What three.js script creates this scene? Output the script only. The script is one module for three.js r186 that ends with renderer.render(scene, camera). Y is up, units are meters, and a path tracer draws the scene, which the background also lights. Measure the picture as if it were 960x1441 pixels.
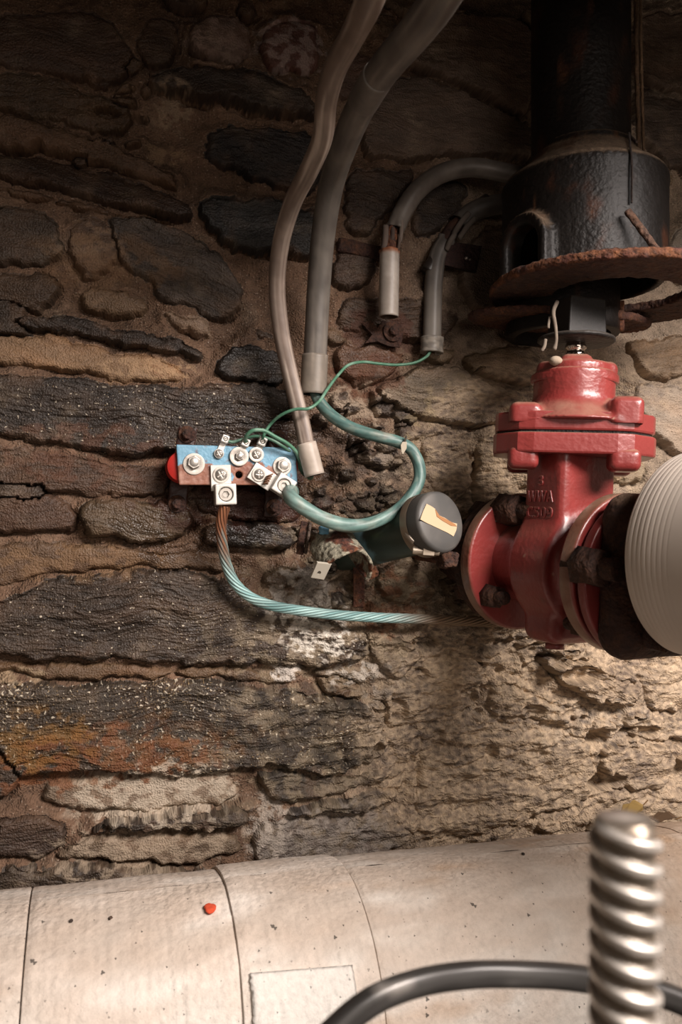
import * as THREE from 'three';
import { RoundedBoxGeometry } from 'three/addons/geometries/RoundedBoxGeometry.js';
import { TextGeometry } from 'three/addons/geometries/TextGeometry.js';
import { FontLoader } from 'three/addons/loaders/FontLoader.js';
import { mergeGeometries, mergeVertices } from 'three/addons/utils/BufferGeometryUtils.js';
import { RectAreaLightUniformsLib } from 'three/addons/lights/RectAreaLightUniformsLib.js';

// ---------------------------------------------------------------- camera, light, exposure
const F = 1100, YAW = THREE.MathUtils.degToRad(15), EYE = new THREE.Vector3(0, 1.5, 1.1);
const scene = new THREE.Scene();
scene.background = new THREE.Color(0x000000);
const camera = new THREE.PerspectiveCamera(2 * Math.atan(720.5 / F) * 180 / Math.PI, 960 / 1441, 0.05, 30);
camera.position.copy(EYE); camera.rotation.y = -YAW;
camera.focus = 1.06; camera.userData.fStop = 7;
scene.add(camera);
const renderer = new THREE.WebGLRenderer({ antialias: true });
renderer.toneMapping = THREE.LinearToneMapping;
renderer.toneMappingExposure = 1.0;
renderer.shadowMap.enabled = true;
RectAreaLightUniformsLib.init();
const LAMP_AT = new THREE.Vector3(1.08, 2.42, 1.62), LAMP_AIM = new THREE.Vector3(0.45, 1.1, 0.0);
const lamp = new THREE.RectAreaLight(0xfff3ec, 68, 1.15, 0.34);          // unseen ceiling lamp, placed to light wall and valve from upper right
lamp.position.copy(LAMP_AT); lamp.lookAt(LAMP_AIM); scene.add(lamp);
const FILL_AT = new THREE.Vector3(0.55, 1.75, 3.1);
const fill = new THREE.RectAreaLight(0xfff0e4, 2.2, 1.6, 0.9);           // added fill light behind the camera, lifts the shadows
fill.position.copy(FILL_AT); fill.lookAt(0.4, 1.2, 0); scene.add(fill);

// ---------------------------------------------------------------- helpers
const R2 = (x) => x * Math.PI / 180;
const V = (x, y, z) => new THREE.Vector3(x, y, z);
let seed = 12345;
function rnd() { seed |= 0; seed = seed + 0x6D2B79F5 | 0; let t = Math.imul(seed ^ seed >>> 15, 1 | seed); t = t + Math.imul(t ^ t >>> 7, 61 | t) ^ t; return ((t ^ t >>> 14) >>> 0) / 4294967296; }
const rr = (a, b) => a + (b - a) * rnd();
const clamp = (x, a = 0, b = 1) => x < a ? a : x > b ? b : x;
const sst = (a, b, x) => { const t = clamp((x - a) / (b - a)); return t * t * (3 - 2 * t); };
const mix = (a, b, t) => a + (b - a) * t;
const PERM = new Uint8Array(512); { const p = [...Array(256).keys()]; for (let i = 255; i > 0; i--) { const j = Math.floor(rnd() * (i + 1)); [p[i], p[j]] = [p[j], p[i]]; } for (let i = 0; i < 512; i++) PERM[i] = p[i & 255]; }
const GX = new Float64Array(256), GY = new Float64Array(256); for (let i = 0; i < 256; i++) { const a = i / 256 * Math.PI * 2; GX[i] = Math.cos(a); GY[i] = Math.sin(a); }
function n2(x, y) {
  const xf = Math.floor(x), yf = Math.floor(y), X = xf & 255, Y = yf & 255; x -= xf; y -= yf;
  const u = x * x * x * (x * (x * 6 - 15) + 10), v = y * y * y * (y * (y * 6 - 15) + 10);
  const A = PERM[X] + Y, B = PERM[X + 1] + Y, aa = PERM[A], ab = PERM[A + 1], ba = PERM[B], bb = PERM[B + 1];
  const p = GX[aa] * x + GY[aa] * y, q = GX[ba] * (x - 1) + GY[ba] * y, r = GX[ab] * x + GY[ab] * (y - 1), s = GX[bb] * (x - 1) + GY[bb] * (y - 1);
  return 1.4 * mix(mix(p, q, u), mix(r, s, u), v);
}
function f2(x, y, o = 4) { let a = 0.5, s = 0; for (let i = 0; i < o; i++) { s += a * n2(x, y); x = x * 2.03 + 17.3; y = y * 2.03 + 9.1; a *= 0.5; } return s; }
const h31 = (h, x, y, z) => { const k = h & 15, u = k < 8 ? x : y, v = k < 4 ? y : k === 12 || k === 14 ? x : z; return ((k & 1) ? -u : u) + ((k & 2) ? -v : v); };
function n3(x, y, z) {
  const xf = Math.floor(x), yf = Math.floor(y), zf = Math.floor(z), X = xf & 255, Y = yf & 255, Z = zf & 255; x -= xf; y -= yf; z -= zf;
  const u = x * x * x * (x * (x * 6 - 15) + 10), v = y * y * y * (y * (y * 6 - 15) + 10), w = z * z * z * (z * (z * 6 - 15) + 10);
  const A = PERM[X] + Y, AA = PERM[A] + Z, AB = PERM[A + 1] + Z, B = PERM[X + 1] + Y, BA = PERM[B] + Z, BB = PERM[B + 1] + Z;
  return mix(mix(mix(h31(PERM[AA], x, y, z), h31(PERM[BA], x - 1, y, z), u), mix(h31(PERM[AB], x, y - 1, z), h31(PERM[BB], x - 1, y - 1, z), u), v),
    mix(mix(h31(PERM[AA + 1], x, y, z - 1), h31(PERM[BA + 1], x - 1, y, z - 1), u), mix(h31(PERM[AB + 1], x, y - 1, z - 1), h31(PERM[BB + 1], x - 1, y - 1, z - 1), u), v), w);
}
function f3(x, y, z, o = 3) { let a = 0.5, s = 0; for (let i = 0; i < o; i++) { s += a * n3(x, y, z); x = x * 2.03 + 7.3; y = y * 2.03 + 3.1; z = z * 2.03 + 5.7; a *= 0.5; } return s; }
const hex = (h) => { const c = new THREE.Color(h); return [c.r, c.g, c.b]; };          // linear rgb of an sRGB hex
const mixc = (a, b, t) => [mix(a[0], b[0], t), mix(a[1], b[1], t), mix(a[2], b[2], t)];
const mulc = (a, k) => [a[0] * k, a[1] * k, a[2] * k];
// camera frame to world; a pixel of the photograph at a depth, or where its ray meets the plane z
const CY = Math.cos(YAW), SY = Math.sin(YAW);
const K = (x, y, z) => V(EYE.x + x * CY - z * SY, EYE.y + y, EYE.z + x * SY + z * CY);
const P = (px, py, d) => K((px - 480) / F * d, (720.5 - py) / F * d, -d);
function PW(px, py, z = 0) { const x = (px - 480) / F, w = x * SY - CY, d = (z - EYE.z) / w; return P(px, py, d); }
const used = {};
function numbered(name) { const n = used[name] = (used[name] ?? -1) + 1; return n ? `${name}_${String(n).padStart(3, '0')}` : name; }
function tag(o, label, category, group) { o.userData = { ...o.userData, label, category }; if (group) o.userData.group = group; return o; }
function thing(name, label, category, pos = V(0, 0, 0), group) { const o = new THREE.Group(); o.name = numbered(name); o.position.copy(pos); tag(o, label, category, group); scene.add(o); return o; }
function part(name, geo, mat, parent, label) { const m = new THREE.Mesh(geo, mat); m.name = parent ? name : numbered(name); (parent ?? scene).add(m); if (label) m.userData.label = label; return m; }
function strip(g, keepUv) { const n = g.index ? g.toNonIndexed() : g; for (const k of Object.keys(n.attributes)) if (!(k === 'position' || k === 'normal' || k === 'color' || (keepUv && k === 'uv'))) n.deleteAttribute(k); return n; }
function merge(list) { const anyC = list.some(g => g.attributes.color), anyU = list.every(g => g.attributes.uv); return mergeGeometries(list.map(g => { const s = strip(g, anyU); if (anyC && !s.attributes.color) paint(s, () => [1, 1, 1]); return s; })); }
// vertex colours from a function of place and normal
function paint(g, fn) { const p = g.attributes.position, n = g.attributes.normal, c = new Float32Array(p.count * 3); for (let i = 0; i < p.count; i++) { const q = fn(p.getX(i), p.getY(i), p.getZ(i), n ? n.getX(i) : 0, n ? n.getY(i) : 0, n ? n.getZ(i) : 0); c[i * 3] = q[0]; c[i * 3 + 1] = q[1]; c[i * 3 + 2] = q[2]; } g.setAttribute('color', new THREE.BufferAttribute(c, 3)); return g; }
// uv in metres by the main direction of each face
function boxUV(g) {
  const n = g.index ? g.toNonIndexed() : g, p = n.attributes.position, uv = new Float32Array(p.count * 2), a = V(), b = V(), c = V();
  for (let i = 0; i < p.count; i += 3) {
    a.fromBufferAttribute(p, i); b.fromBufferAttribute(p, i + 1); c.fromBufferAttribute(p, i + 2);
    const m = b.clone().sub(a).cross(c.clone().sub(a)), ax = Math.abs(m.x), ay = Math.abs(m.y), az = Math.abs(m.z);
    [a, b, c].forEach((q, k) => { const [s, t] = ax > ay && ax > az ? [q.z, q.y] : ay > az ? [q.x, q.z] : [q.x, q.y]; uv[(i + k) * 2] = s; uv[(i + k) * 2 + 1] = t; });
  }
  n.setAttribute('uv', new THREE.BufferAttribute(uv, 2)); return n;
}
// pushes the vertices of a mesh along their normals by noise
function rough(g, amp, freq, off = 0) {
  const q = new THREE.BufferGeometry(); q.setAttribute('position', g.attributes.position.clone()); if (g.index) q.setIndex(g.index.clone());
  const m = mergeVertices(q, 1e-5); m.computeVertexNormals(); const p = m.attributes.position, n = m.attributes.normal;
  for (let i = 0; i < p.count; i++) { const x = p.getX(i), y = p.getY(i), z = p.getZ(i), d = amp * 2 * f3(x * freq + off, y * freq + off, z * freq - off, 3); p.setXYZ(i, x + n.getX(i) * d, y + n.getY(i) * d, z + n.getZ(i) * d); }
  m.computeVertexNormals(); return m;
}
// box with rounded edges and enough vertices to roughen
function chunk(w, h, d, r, step) {
  const sx = Math.max(2, Math.ceil(w / step)), sy = Math.max(2, Math.ceil(h / step)), sz = Math.max(2, Math.ceil(d / step));
  const g = new THREE.BoxGeometry(w, h, d, sx, sy, sz), p = g.attributes.position, v = V();
  for (let i = 0; i < p.count; i++) { v.fromBufferAttribute(p, i); const c = V(clamp(v.x, -w / 2 + r, w / 2 - r), clamp(v.y, -h / 2 + r, h / 2 - r), clamp(v.z, -d / 2 + r, d / 2 - r)), e = v.clone().sub(c); if (e.lengthSq() > 0) v.copy(c).addScaledVector(e.normalize(), r); p.setXYZ(i, v.x, v.y, v.z); }
  const q = new THREE.BufferGeometry(); q.setAttribute('position', p); q.setIndex(g.index); const m = mergeVertices(q, 1e-5); m.computeVertexNormals(); return m;
}
// a tube along points; radius, cross-section and colour may vary; an end may be open with a wall thickness
function sweep(pts, o) {
  const curve = o.line ? null : new THREE.CatmullRomCurve3(pts, false, 'centripetal');
  const nS = o.seg ?? 60, nR = o.rad ?? 20, pos = [], uv = [], col = [], idx = [], rows = [];
  const C = [], T = [];
  for (let i = 0; i <= nS; i++) { const t = i / nS; if (curve) { C.push(curve.getPointAt(t)); T.push(curve.getTangentAt(t)); } else { C.push(pts[0].clone().lerp(pts[1], t)); T.push(pts[1].clone().sub(pts[0]).normalize()); } }
  let N = Math.abs(T[0].y) > 0.9 ? V(0, 0, 1) : V(0, 1, 0); N.addScaledVector(T[0], -N.dot(T[0])).normalize();
  let s = 0;
  for (let i = 0; i <= nS; i++) {
    if (i) { N = N.clone().addScaledVector(T[i], -N.dot(T[i])).normalize(); s += C[i].distanceTo(C[i - 1]); }
    rows.push({ c: C[i], n: N, b: T[i].clone().cross(N), s, t: i / nS, r: typeof o.r === 'function' ? o.r(i / nS) : o.r });
  }
  const end = (row, dir, list) => { const w = o.wall; if (w) { list.push({ ...row, r: row.r - w, inn: 1 }); list.push({ ...row, c: row.c.clone().addScaledVector(T[row.t ? nS : 0], -dir * Math.min(0.06, s * 0.4)), r: row.r - w, inn: 1 }); } list.push({ ...list[list.length - 1] ?? row, r: 0, inn: 1 }); };
  const head = [], tail = []; end(rows[0], -1, head); end(rows[nS], 1, tail);
  if (!o.wall) { head[0] = { ...rows[0], r: 0 }; tail[0] = { ...rows[nS], r: 0 }; }
  const all = [...head.reverse(), ...rows, ...tail];
  for (const w of all) for (let k = 0; k <= nR; k++) {
    const a = k / nR * Math.PI * 2, m = w.inn || !o.mod ? 1 : o.mod(w.t, a, w.s), q = w.c.clone().addScaledVector(w.n, Math.cos(a) * w.r * m).addScaledVector(w.b, Math.sin(a) * w.r * m);
    pos.push(q.x, q.y, q.z); uv.push(a * (typeof o.r === 'function' ? o.r(0) : o.r), w.s);
    if (o.col) col.push(...o.col(w.t, a, q, w.inn, w.s));
  }
  for (let i = 0; i < all.length - 1; i++) for (let k = 0; k < nR; k++) { const a = i * (nR + 1) + k, b = a + nR + 1; idx.push(a, a + 1, b, b, a + 1, b + 1); }
  const g = new THREE.BufferGeometry(); g.setAttribute('position', new THREE.Float32BufferAttribute(pos, 3)); g.setAttribute('uv', new THREE.Float32BufferAttribute(uv, 2)); g.setIndex(idx);
  if (o.col) g.setAttribute('color', new THREE.Float32BufferAttribute(col, 3));
  g.computeVertexNormals();
  const nn = g.attributes.normal; for (let i = 0; i < all.length; i++) { const a = i * (nR + 1), b = a + nR; const x = nn.getX(a) + nn.getX(b), y = nn.getY(a) + nn.getY(b), z = nn.getZ(a) + nn.getZ(b), l = Math.hypot(x, y, z) || 1; nn.setXYZ(a, x / l, y / l, z / l); nn.setXYZ(b, x / l, y / l, z / l); }
  return g;
}
// a signed distance field meshed with surface nets
function nets(sdf, lo, hi, h) {
  const nx = Math.ceil((hi[0] - lo[0]) / h) + 1, ny = Math.ceil((hi[1] - lo[1]) / h) + 1, nz = Math.ceil((hi[2] - lo[2]) / h) + 1, at = (i, j, k) => i + nx * (j + ny * k);
  const f = new Float32Array(nx * ny * nz), id = new Int32Array(nx * ny * nz).fill(-1), pos = [], idx = [];
  for (let k = 0; k < nz; k++) for (let j = 0; j < ny; j++) for (let i = 0; i < nx; i++) f[at(i, j, k)] = sdf(lo[0] + i * h, lo[1] + j * h, lo[2] + k * h);
  const off = [[0, 0, 0], [1, 0, 0], [0, 1, 0], [1, 1, 0], [0, 0, 1], [1, 0, 1], [0, 1, 1], [1, 1, 1]], ed = [[0, 1], [2, 3], [4, 5], [6, 7], [0, 2], [1, 3], [4, 6], [5, 7], [0, 4], [1, 5], [2, 6], [3, 7]];
  for (let k = 0; k < nz - 1; k++) for (let j = 0; j < ny - 1; j++) for (let i = 0; i < nx - 1; i++) {
    const v = off.map(o => f[at(i + o[0], j + o[1], k + o[2])]); let n = 0, x = 0, y = 0, z = 0;
    for (const [a, b] of ed) if ((v[a] < 0) !== (v[b] < 0)) { const t = v[a] / (v[a] - v[b]); x += mix(off[a][0], off[b][0], t); y += mix(off[a][1], off[b][1], t); z += mix(off[a][2], off[b][2], t); n++; }
    if (n) { id[at(i, j, k)] = pos.length / 3; pos.push(lo[0] + (i + x / n) * h, lo[1] + (j + y / n) * h, lo[2] + (k + z / n) * h); }
  }
  const quad = (a, b, c, d, flip) => { if (a < 0 || b < 0 || c < 0 || d < 0) return; flip ? idx.push(a, c, b, a, d, c) : idx.push(a, b, c, a, c, d); };
  for (let k = 1; k < nz - 1; k++) for (let j = 1; j < ny - 1; j++) for (let i = 1; i < nx - 1; i++) {
    const s = f[at(i, j, k)] < 0;
    if (s !== f[at(i + 1, j, k)] < 0) quad(id[at(i, j - 1, k - 1)], id[at(i, j, k - 1)], id[at(i, j, k)], id[at(i, j - 1, k)], !s);
    if (s !== f[at(i, j + 1, k)] < 0) quad(id[at(i - 1, j, k - 1)], id[at(i - 1, j, k)], id[at(i, j, k)], id[at(i, j, k - 1)], !s);
    if (s !== f[at(i, j, k + 1)] < 0) quad(id[at(i - 1, j - 1, k)], id[at(i, j - 1, k)], id[at(i, j, k)], id[at(i - 1, j, k)], !s);
  }
  const g = new THREE.BufferGeometry(); g.setAttribute('position', new THREE.Float32BufferAttribute(pos, 3)); g.setIndex(idx); g.computeVertexNormals(); return g;
}
const smin = (a, b, k) => { const h = clamp(0.5 + 0.5 * (b - a) / k); return mix(b, a, h) - k * h * (1 - h); };
const smax = (a, b, k) => -smin(-a, -b, k);
function sdBox(x, y, z, w, h, d, r) { const a = Math.abs(x) - w + r, b = Math.abs(y) - h + r, c = Math.abs(z) - d + r; return Math.hypot(Math.max(a, 0), Math.max(b, 0), Math.max(c, 0)) + Math.min(Math.max(a, b, c), 0) - r; }
const sdCyl = (p, q, along, r, h, e = 0.002) => { const a = Math.hypot(p, q) - r + e, b = Math.abs(along) - h + e; return Math.hypot(Math.max(a, 0), Math.max(b, 0)) + Math.min(Math.max(a, b), 0) - e; };
function fineP(p, step) { const q = [p[0]]; for (let i = 1; i < p.length; i++) { const [a, b] = p[i - 1], [c, d] = p[i], n = Math.max(1, Math.ceil(Math.hypot(c - a, d - b) / step)); for (let k = 1; k <= n; k++) q.push([mix(a, c, k / n), mix(b, d, k / n)]); } return q; }
function lathe(profile, seg = 64) { return new THREE.LatheGeometry(profile.map(([r, y]) => new THREE.Vector2(r, y)), seg); }
// a flat bevelled plate: outline in x and y, thickness along z
function plate(pts, t, bevel = 0.0015, smooth = 1, holes = []) {
  const s = new THREE.Shape(pts.map(([x, y]) => new THREE.Vector2(x, y)));
  for (const [x, y, r] of holes) { const h = new THREE.Path(); h.absarc(x, y, r, 0, Math.PI * 2, true); s.holes.push(h); }
  const g = new THREE.ExtrudeGeometry(s, { depth: t - 2 * bevel, bevelEnabled: bevel > 0, bevelThickness: bevel, bevelSize: bevel, bevelOffset: -bevel, bevelSegments: 2, curveSegments: 24 }); g.translate(0, 0, bevel); return g;
}
function hexOutline(r, n = 6, a0 = 0) { return Array.from({ length: n }, (_, i) => [r * Math.cos(a0 + i / n * Math.PI * 2), r * Math.sin(a0 + i / n * Math.PI * 2)]); }
function data(size, fn, srgb) {             // a square tiling-free texture from a function of u and v
  const [w, h] = Array.isArray(size) ? size : [size, size], d = new Uint8Array(w * h * 4);
  for (let j = 0; j < h; j++) for (let i = 0; i < w; i++) { const q = fn(i / w, j / h), o = (j * w + i) * 4; if (typeof q === 'number') d[o] = d[o + 1] = d[o + 2] = clamp(q) * 255; else { d[o] = clamp(q[0]) * 255; d[o + 1] = clamp(q[1]) * 255; d[o + 2] = clamp(q[2]) * 255; } d[o + 3] = 255; }
  const t = new THREE.DataTexture(d, w, h, THREE.RGBAFormat); t.magFilter = THREE.LinearFilter; t.minFilter = THREE.LinearMipmapLinearFilter; t.generateMipmaps = true; t.wrapS = t.wrapT = THREE.RepeatWrapping; if (srgb) t.colorSpace = THREE.SRGBColorSpace; t.needsUpdate = true; return t;
}
const wrapN = (fn) => (u, v) => { const a = sst(0, 1, u), b = sst(0, 1, v); return fn(u, v) * (1 - a) * (1 - b) + fn(u - 1, v) * a * (1 - b) + fn(u, v - 1) * (1 - a) * b + fn(u - 1, v - 1) * a * b; };
const gritTex = data(256, wrapN((u, v) => 0.5 + 0.9 * f2(u * 20 + 40, v * 20 + 40, 5)));
const speckTex = data(512, wrapN((u, v) => { const a = f2(u * 30 + 9, v * 30, 4), b = n2(u * 120 + 4, v * 120), c = n2(u * 200, v * 200 + 5); return clamp(.8 + .38 * a + .2 * b - (c > .45 ? .35 : 0), .12, 1); }), true); speckTex.repeat.set(8, 8);
gritTex.repeat.set(8, 8);                    // uv in metres: one tile is 12.5 cm
const mat = (o) => new THREE.MeshPhysicalMaterial({ color: 0xffffff, roughness: 0.6, metalness: 0, ...o });
const vmat = (o) => mat({ vertexColors: true, ...o });
// ---------------------------------------------------------------- the rubble wall: stones and mortar
const U0 = -0.40, U1 = 1.15, Y0 = 0.66, Y1 = 2.42, TH = 2048, TW = Math.round(TH * (U1 - U0) / (Y1 - Y0)), TX = (Y1 - Y0) / TH;
const uvOf = (px, py) => { const q = PW(px, py); return [q.x, q.y]; };
// outline in photograph pixels, colour of the stone, how proud it stands (mm), options: g grain strength, s quartz specks, a dip of the layers, e edge width (mm), tx/ty tilt
const STONES = [
  [[[-20,20],[70,18],[150,22],[182,60],[186,112],[120,120],[60,104],[-20,92]], '#453327', 6, { g: .5 }],
  [[[-20,104],[60,112],[112,124],[184,150],[192,182],[150,192],[60,168],[-20,152]], '#4b3a2a', 5, { g: .6 }],
  [[[196,30],[250,28],[256,66],[240,92],[205,96],[190,70]], '#4c392b', 4, {}],
  [[[265,32],[350,24],[358,84],[332,94],[298,84],[262,72]], '#6c574c', 9, { g: .4 }],
  [[[368,34],[442,30],[452,98],[402,104],[366,88]], '#5f4038', 8, { g: .4 }],
  [[[200,112],[260,100],[340,104],[445,140],[450,174],[380,166],[300,144],[240,137],[196,126]], '#332820', 16, { ty: -.3, e: 8 }],
  [[[262,92],[300,88],[332,98],[312,106],[270,102]], '#7d6350', 10, {}],
  [[[-20,170],[40,178],[100,190],[200,222],[240,250],[258,278],[230,268],[150,240],[70,222],[-20,212]], '#5a4432', 16, { a: -.3, ty: .5 }],
  [[[-20,214],[70,226],[150,244],[236,274],[266,292],[268,308],[250,313],[190,300],[100,274],[-20,246]], '#3b2b20', 11, { a: -.3, ty: -.9 }],  // lower part of the stone above; its overhang shade is in this darker colour
  [[[-20,252],[70,276],[160,298],[230,312],[260,316],[200,318],[140,300],[60,286],[-20,272]], '#57402e', 6, { a: -.25 }],
  [[[290,192],[310,178],[390,184],[450,195],[450,272],[390,272],[350,248],[315,238],[288,230]], '#272220', 9, { g: .8, e: 7 }],
  [[[280,288],[310,283],[390,285],[450,300],[450,368],[380,362],[330,355],[300,336],[282,306]], '#262320', 12, { g: .6, e: 7 }],
  [[[-20,292],[58,300],[88,318],[86,358],[60,378],[-20,380]], '#42352a', 8, {}],
  [[[100,318],[145,306],[158,330],[168,372],[150,392],[118,396],[98,370]], '#5b4738', 7, { g: .4 }],
  [[[150,300],[230,314],[270,330],[310,360],[342,405],[342,438],[316,450],[265,436],[222,424],[205,400],[172,376],[158,336]], '#443a32', 9, { g: 1, a: -.3, e: 8 }],
  [[[-20,384],[60,384],[82,396],[84,430],[40,440],[-20,434]], '#4d3c2e', 6, {}],
  [[[110,406],[160,400],[208,428],[200,448],[150,446],[104,432]], '#6d5742', 6, { g: .4 }],
  [[[222,436],[276,446],[300,462],[282,480],[244,466]], '#8b7460', 8, { g: .4 }],
  [[[-20,440],[75,447],[150,452],[240,478],[282,500],[276,512],[220,499],[120,476],[60,464],[-20,466]], '#352b24', 14, { g: 1, a: -.2, e: 6 }],
  [[[-20,474],[60,470],[130,486],[220,503],[262,518],[268,534],[220,540],[165,540],[100,524],[-20,518]], '#8c6f53', 9, { g: .35, a: -.15 }],
  [[[303,504],[325,488],[392,492],[404,530],[392,546],[340,538],[303,530]], '#2c2724', 14, { g: 1, e: 5 }],
  [[[-20,528],[100,530],[200,546],[300,541],[422,546],[430,580],[400,604],[330,642],[240,640],[180,646],[130,634],[60,624],[-20,616]], '#38302a', 13, { g: 1.2, s: .8, a: -.08, e: 7 }],
  [[[-20,624],[70,632],[130,645],[180,656],[242,658],[244,690],[180,698],[120,704],[60,690],[-20,694]], '#4e3b2e', 8, { g: .9, a: .02 }],
  [[[-20,698],[60,694],[104,706],[108,744],[94,752],[-20,752]], '#4c382b', 9, { g: .7 }],
  [[[110,712],[168,698],[250,704],[272,730],[257,758],[212,768],[150,760],[115,746]], '#50402f', 16, { g: .8, e: 8 }],
  [[[262,700],[300,690],[400,690],[424,706],[424,732],[380,736],[290,728]], '#40291f', 4, { g: .8 }],
  [[[278,746],[300,732],[395,737],[424,750],[424,770],[350,774],[290,766]], '#322b26', 15, { g: 1, e: 6 }],
  [[[-20,760],[120,764],[220,774],[320,778],[330,800],[240,800],[130,800],[60,812],[-20,824]], '#5d4836', 5, { g: .3 }],
  [[[40,832],[70,811],[130,806],[200,801],[260,801],[330,820],[400,850],[440,870],[520,886],[512,934],[430,938],[300,934],[180,929],[90,924],[-20,924],[-20,842]], '#40352c', 13, { g: 1.2, s: .4, e: 7 }],
  [[[-20,932],[90,930],[180,934],[300,940],[400,944],[420,962],[330,956],[200,952],[110,960],[-20,948]], '#66503b', 5, { g: .3 }],
  [[[-20,954],[60,956],[110,965],[200,956],[280,951],[340,961],[420,972],[500,986],[540,1002],[546,1060],[482,1090],[400,1080],[330,1078],[260,1095],[180,1081],[80,1090],[-20,1086]], '#42382e', 13, { g: 1.1, s: 2.9, a: .05, e: 8 }],
  [[[440,950],[505,955],[522,984],[480,984],[446,970]], '#5e4a38', 7, {}],
  [[[60,1096],[180,1088],[320,1086],[346,1126],[250,1136],[150,1144],[70,1136]], '#8a7866', 3, { g: .2 }],
  [[[125,1160],[150,1149],[250,1139],[346,1133],[351,1154],[300,1160],[220,1162],[170,1168],[130,1166]], '#41372f', 20, { g: 1.2, e: 5, ty: .4 }],
  [[[-20,1142],[60,1138],[102,1165],[92,1190],[60,1200],[-20,1206]], '#44362d', 11, { g: .9 }],
  [[[80,1200],[110,1176],[180,1172],[330,1166],[347,1200],[300,1214],[150,1210],[82,1206]], '#776553', 7, { g: .3 }],
  [[[-20,1215],[100,1211],[200,1213],[290,1222],[300,1260],[-20,1290]], '#40352b', 12, { g: .9 }],
  [[[398,1142],[450,1126],[548,1101],[562,1120],[540,1136],[470,1142],[410,1148]], '#37322f', 13, { g: 1, e: 6 }],
  [[[360,1082],[400,1084],[470,1096],[540,1076],[556,1094],[452,1121],[402,1130],[368,1112]], '#4a4239', 9, { g: 1 }],
  [[[352,1154],[450,1150],[562,1140],[582,1192],[450,1222],[356,1222]], '#6a6058', 7, { g: .6 }],
  [[[529,546],[560,528],[620,518],[652,525],[692,540],[732,560],[742,580],[700,600],[640,600],[590,590],[560,580],[534,574]], '#66594a', 13, { g: .8, e: 9 }],
  [[[594,604],[650,610],[668,640],[662,712],[606,696],[590,644]], '#6a5a4c', 4, { g: .5, e: 16 }],
  [[[668,612],[720,606],[742,640],[730,716],[680,720],[664,680]], '#8f8066', 5, { g: .8, e: 14 }],
  [[[652,496],[740,482],[764,520],[742,545],[692,536],[652,516]], '#66543f', 8, { g: .8 }],
  [[[660,514],[676,508],[688,522],[670,528]], '#7a6350', 22, { g: .3, e: 5 }],
  [[[880,540],[920,540],[980,552],[980,660],[905,610]], '#8f8172', 12, { g: .4 }],
  [[[872,476],[980,474],[980,534],[900,530]], '#6b5742', 7, { g: .7 }],
  [[[560,780],[606,800],[614,852],[540,850],[526,800]], '#5e5040', 6, { g: .6 }],
  [[[620,800],[690,810],[700,870],[630,862]], '#4b4036', 6, { g: .6 }],
  [[[500,880],[560,892],[600,918],[560,962],[520,940]], '#6a5c4b', 9, { g: .7 }],
  [[[760,922],[796,914],[860,950],[892,962],[882,986],[830,992],[792,962],[764,942]], '#7e6a50', 21, { g: 1, a: -.45, e: 7 }],
  [[[700,958],[770,985],[826,994],[834,1010],[770,1016],[690,1006],[680,980]], '#938266', 9, { g: .8, e: 12 }],
  [[[590,1014],[700,1018],[830,1030],[842,1080],[832,1130],[700,1168],[606,1188],[578,1150],[592,1080]], '#93836b', 5, { g: .8, e: 20 }],
  [[[545,972],[600,922],[660,912],[692,950],[668,1000],[590,1014],[542,1036]], '#8a7963', 6, { g: .8, e: 16 }],
  [[[846,1042],[940,1052],[956,1072],[940,1110],[874,1116],[842,1090]], '#877763', 9, { g: 1, e: 10 }],
  [[[902,930],[990,925],[990,1000],[905,1000]], '#9a8972', 5, { g: .6, e: 14 }],
  [[[872,1004],[990,1010],[990,1046],[884,1040]], '#96866e', 4, { g: .6, e: 14 }],
  [[[830,1120],[950,1118],[990,1140],[990,1200],[830,1190]], '#8a7963', 4, { g: .6, e: 16 }],
  [[[470,60],[560,100],[546,120],[480,150],[462,110]], '#4a372d', 6, {}],
  [[[600,24],[750,24],[750,168],[700,150],[652,120],[606,108],[570,92]], '#5e4d40', 10, { g: .5, e: 6 }],
  [[[560,106],[606,114],[650,128],[700,158],[750,176],[752,236],[680,218],[600,222],[540,232],[500,204],[520,140]], '#54453a', 8, { g: .6, e: 6 }],
  [[[480,240],[540,240],[590,232],[560,280],[530,330],[484,330]], '#40332a', 7, { g: .8 }],
  [[[600,250],[660,260],[650,290],[610,340],[580,330],[584,280]], '#332a24', 4, { g: .8 }],
  [[[652,346],[692,314],[712,330],[712,432],[662,440],[640,400]], '#6b5d51', 9, { g: .5 }],
  [[[466,344],[530,348],[534,400],[468,412]], '#44352b', 8, { g: .9 }],
  [[[470,420],[560,416],[640,440],[640,476],[560,480],[476,470]], '#49392d', 6, { g: .9 }],
  [[[466,484],[530,488],[580,500],[560,520],[520,540],[490,540],[470,520]], '#5a4233', 6, { g: .7 }],
  [[[886,20],[990,20],[990,140],[940,128],[890,110]], '#57483c', 8, { g: .5 }],
  [[[890,122],[940,140],[990,152],[990,250],[930,236],[890,180]], '#463a31', 8, { g: .7 }],
  [[[934,320],[990,310],[990,400],[940,400]], '#9a9084', 10, { g: .3 }],
  [[[346,560],[424,590],[424,640],[420,690],[430,720]], '#3d2f27', 3, {}],
  [[[442,956],[440,940],[500,940],[520,960]], '#6d5d4c', 4, {}],
].map(([pts, c, h, o]) => ({ pts: pts.map(([x, y]) => uvOf(x, y)), c: hex(c), h: h / 1000, o }));
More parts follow.
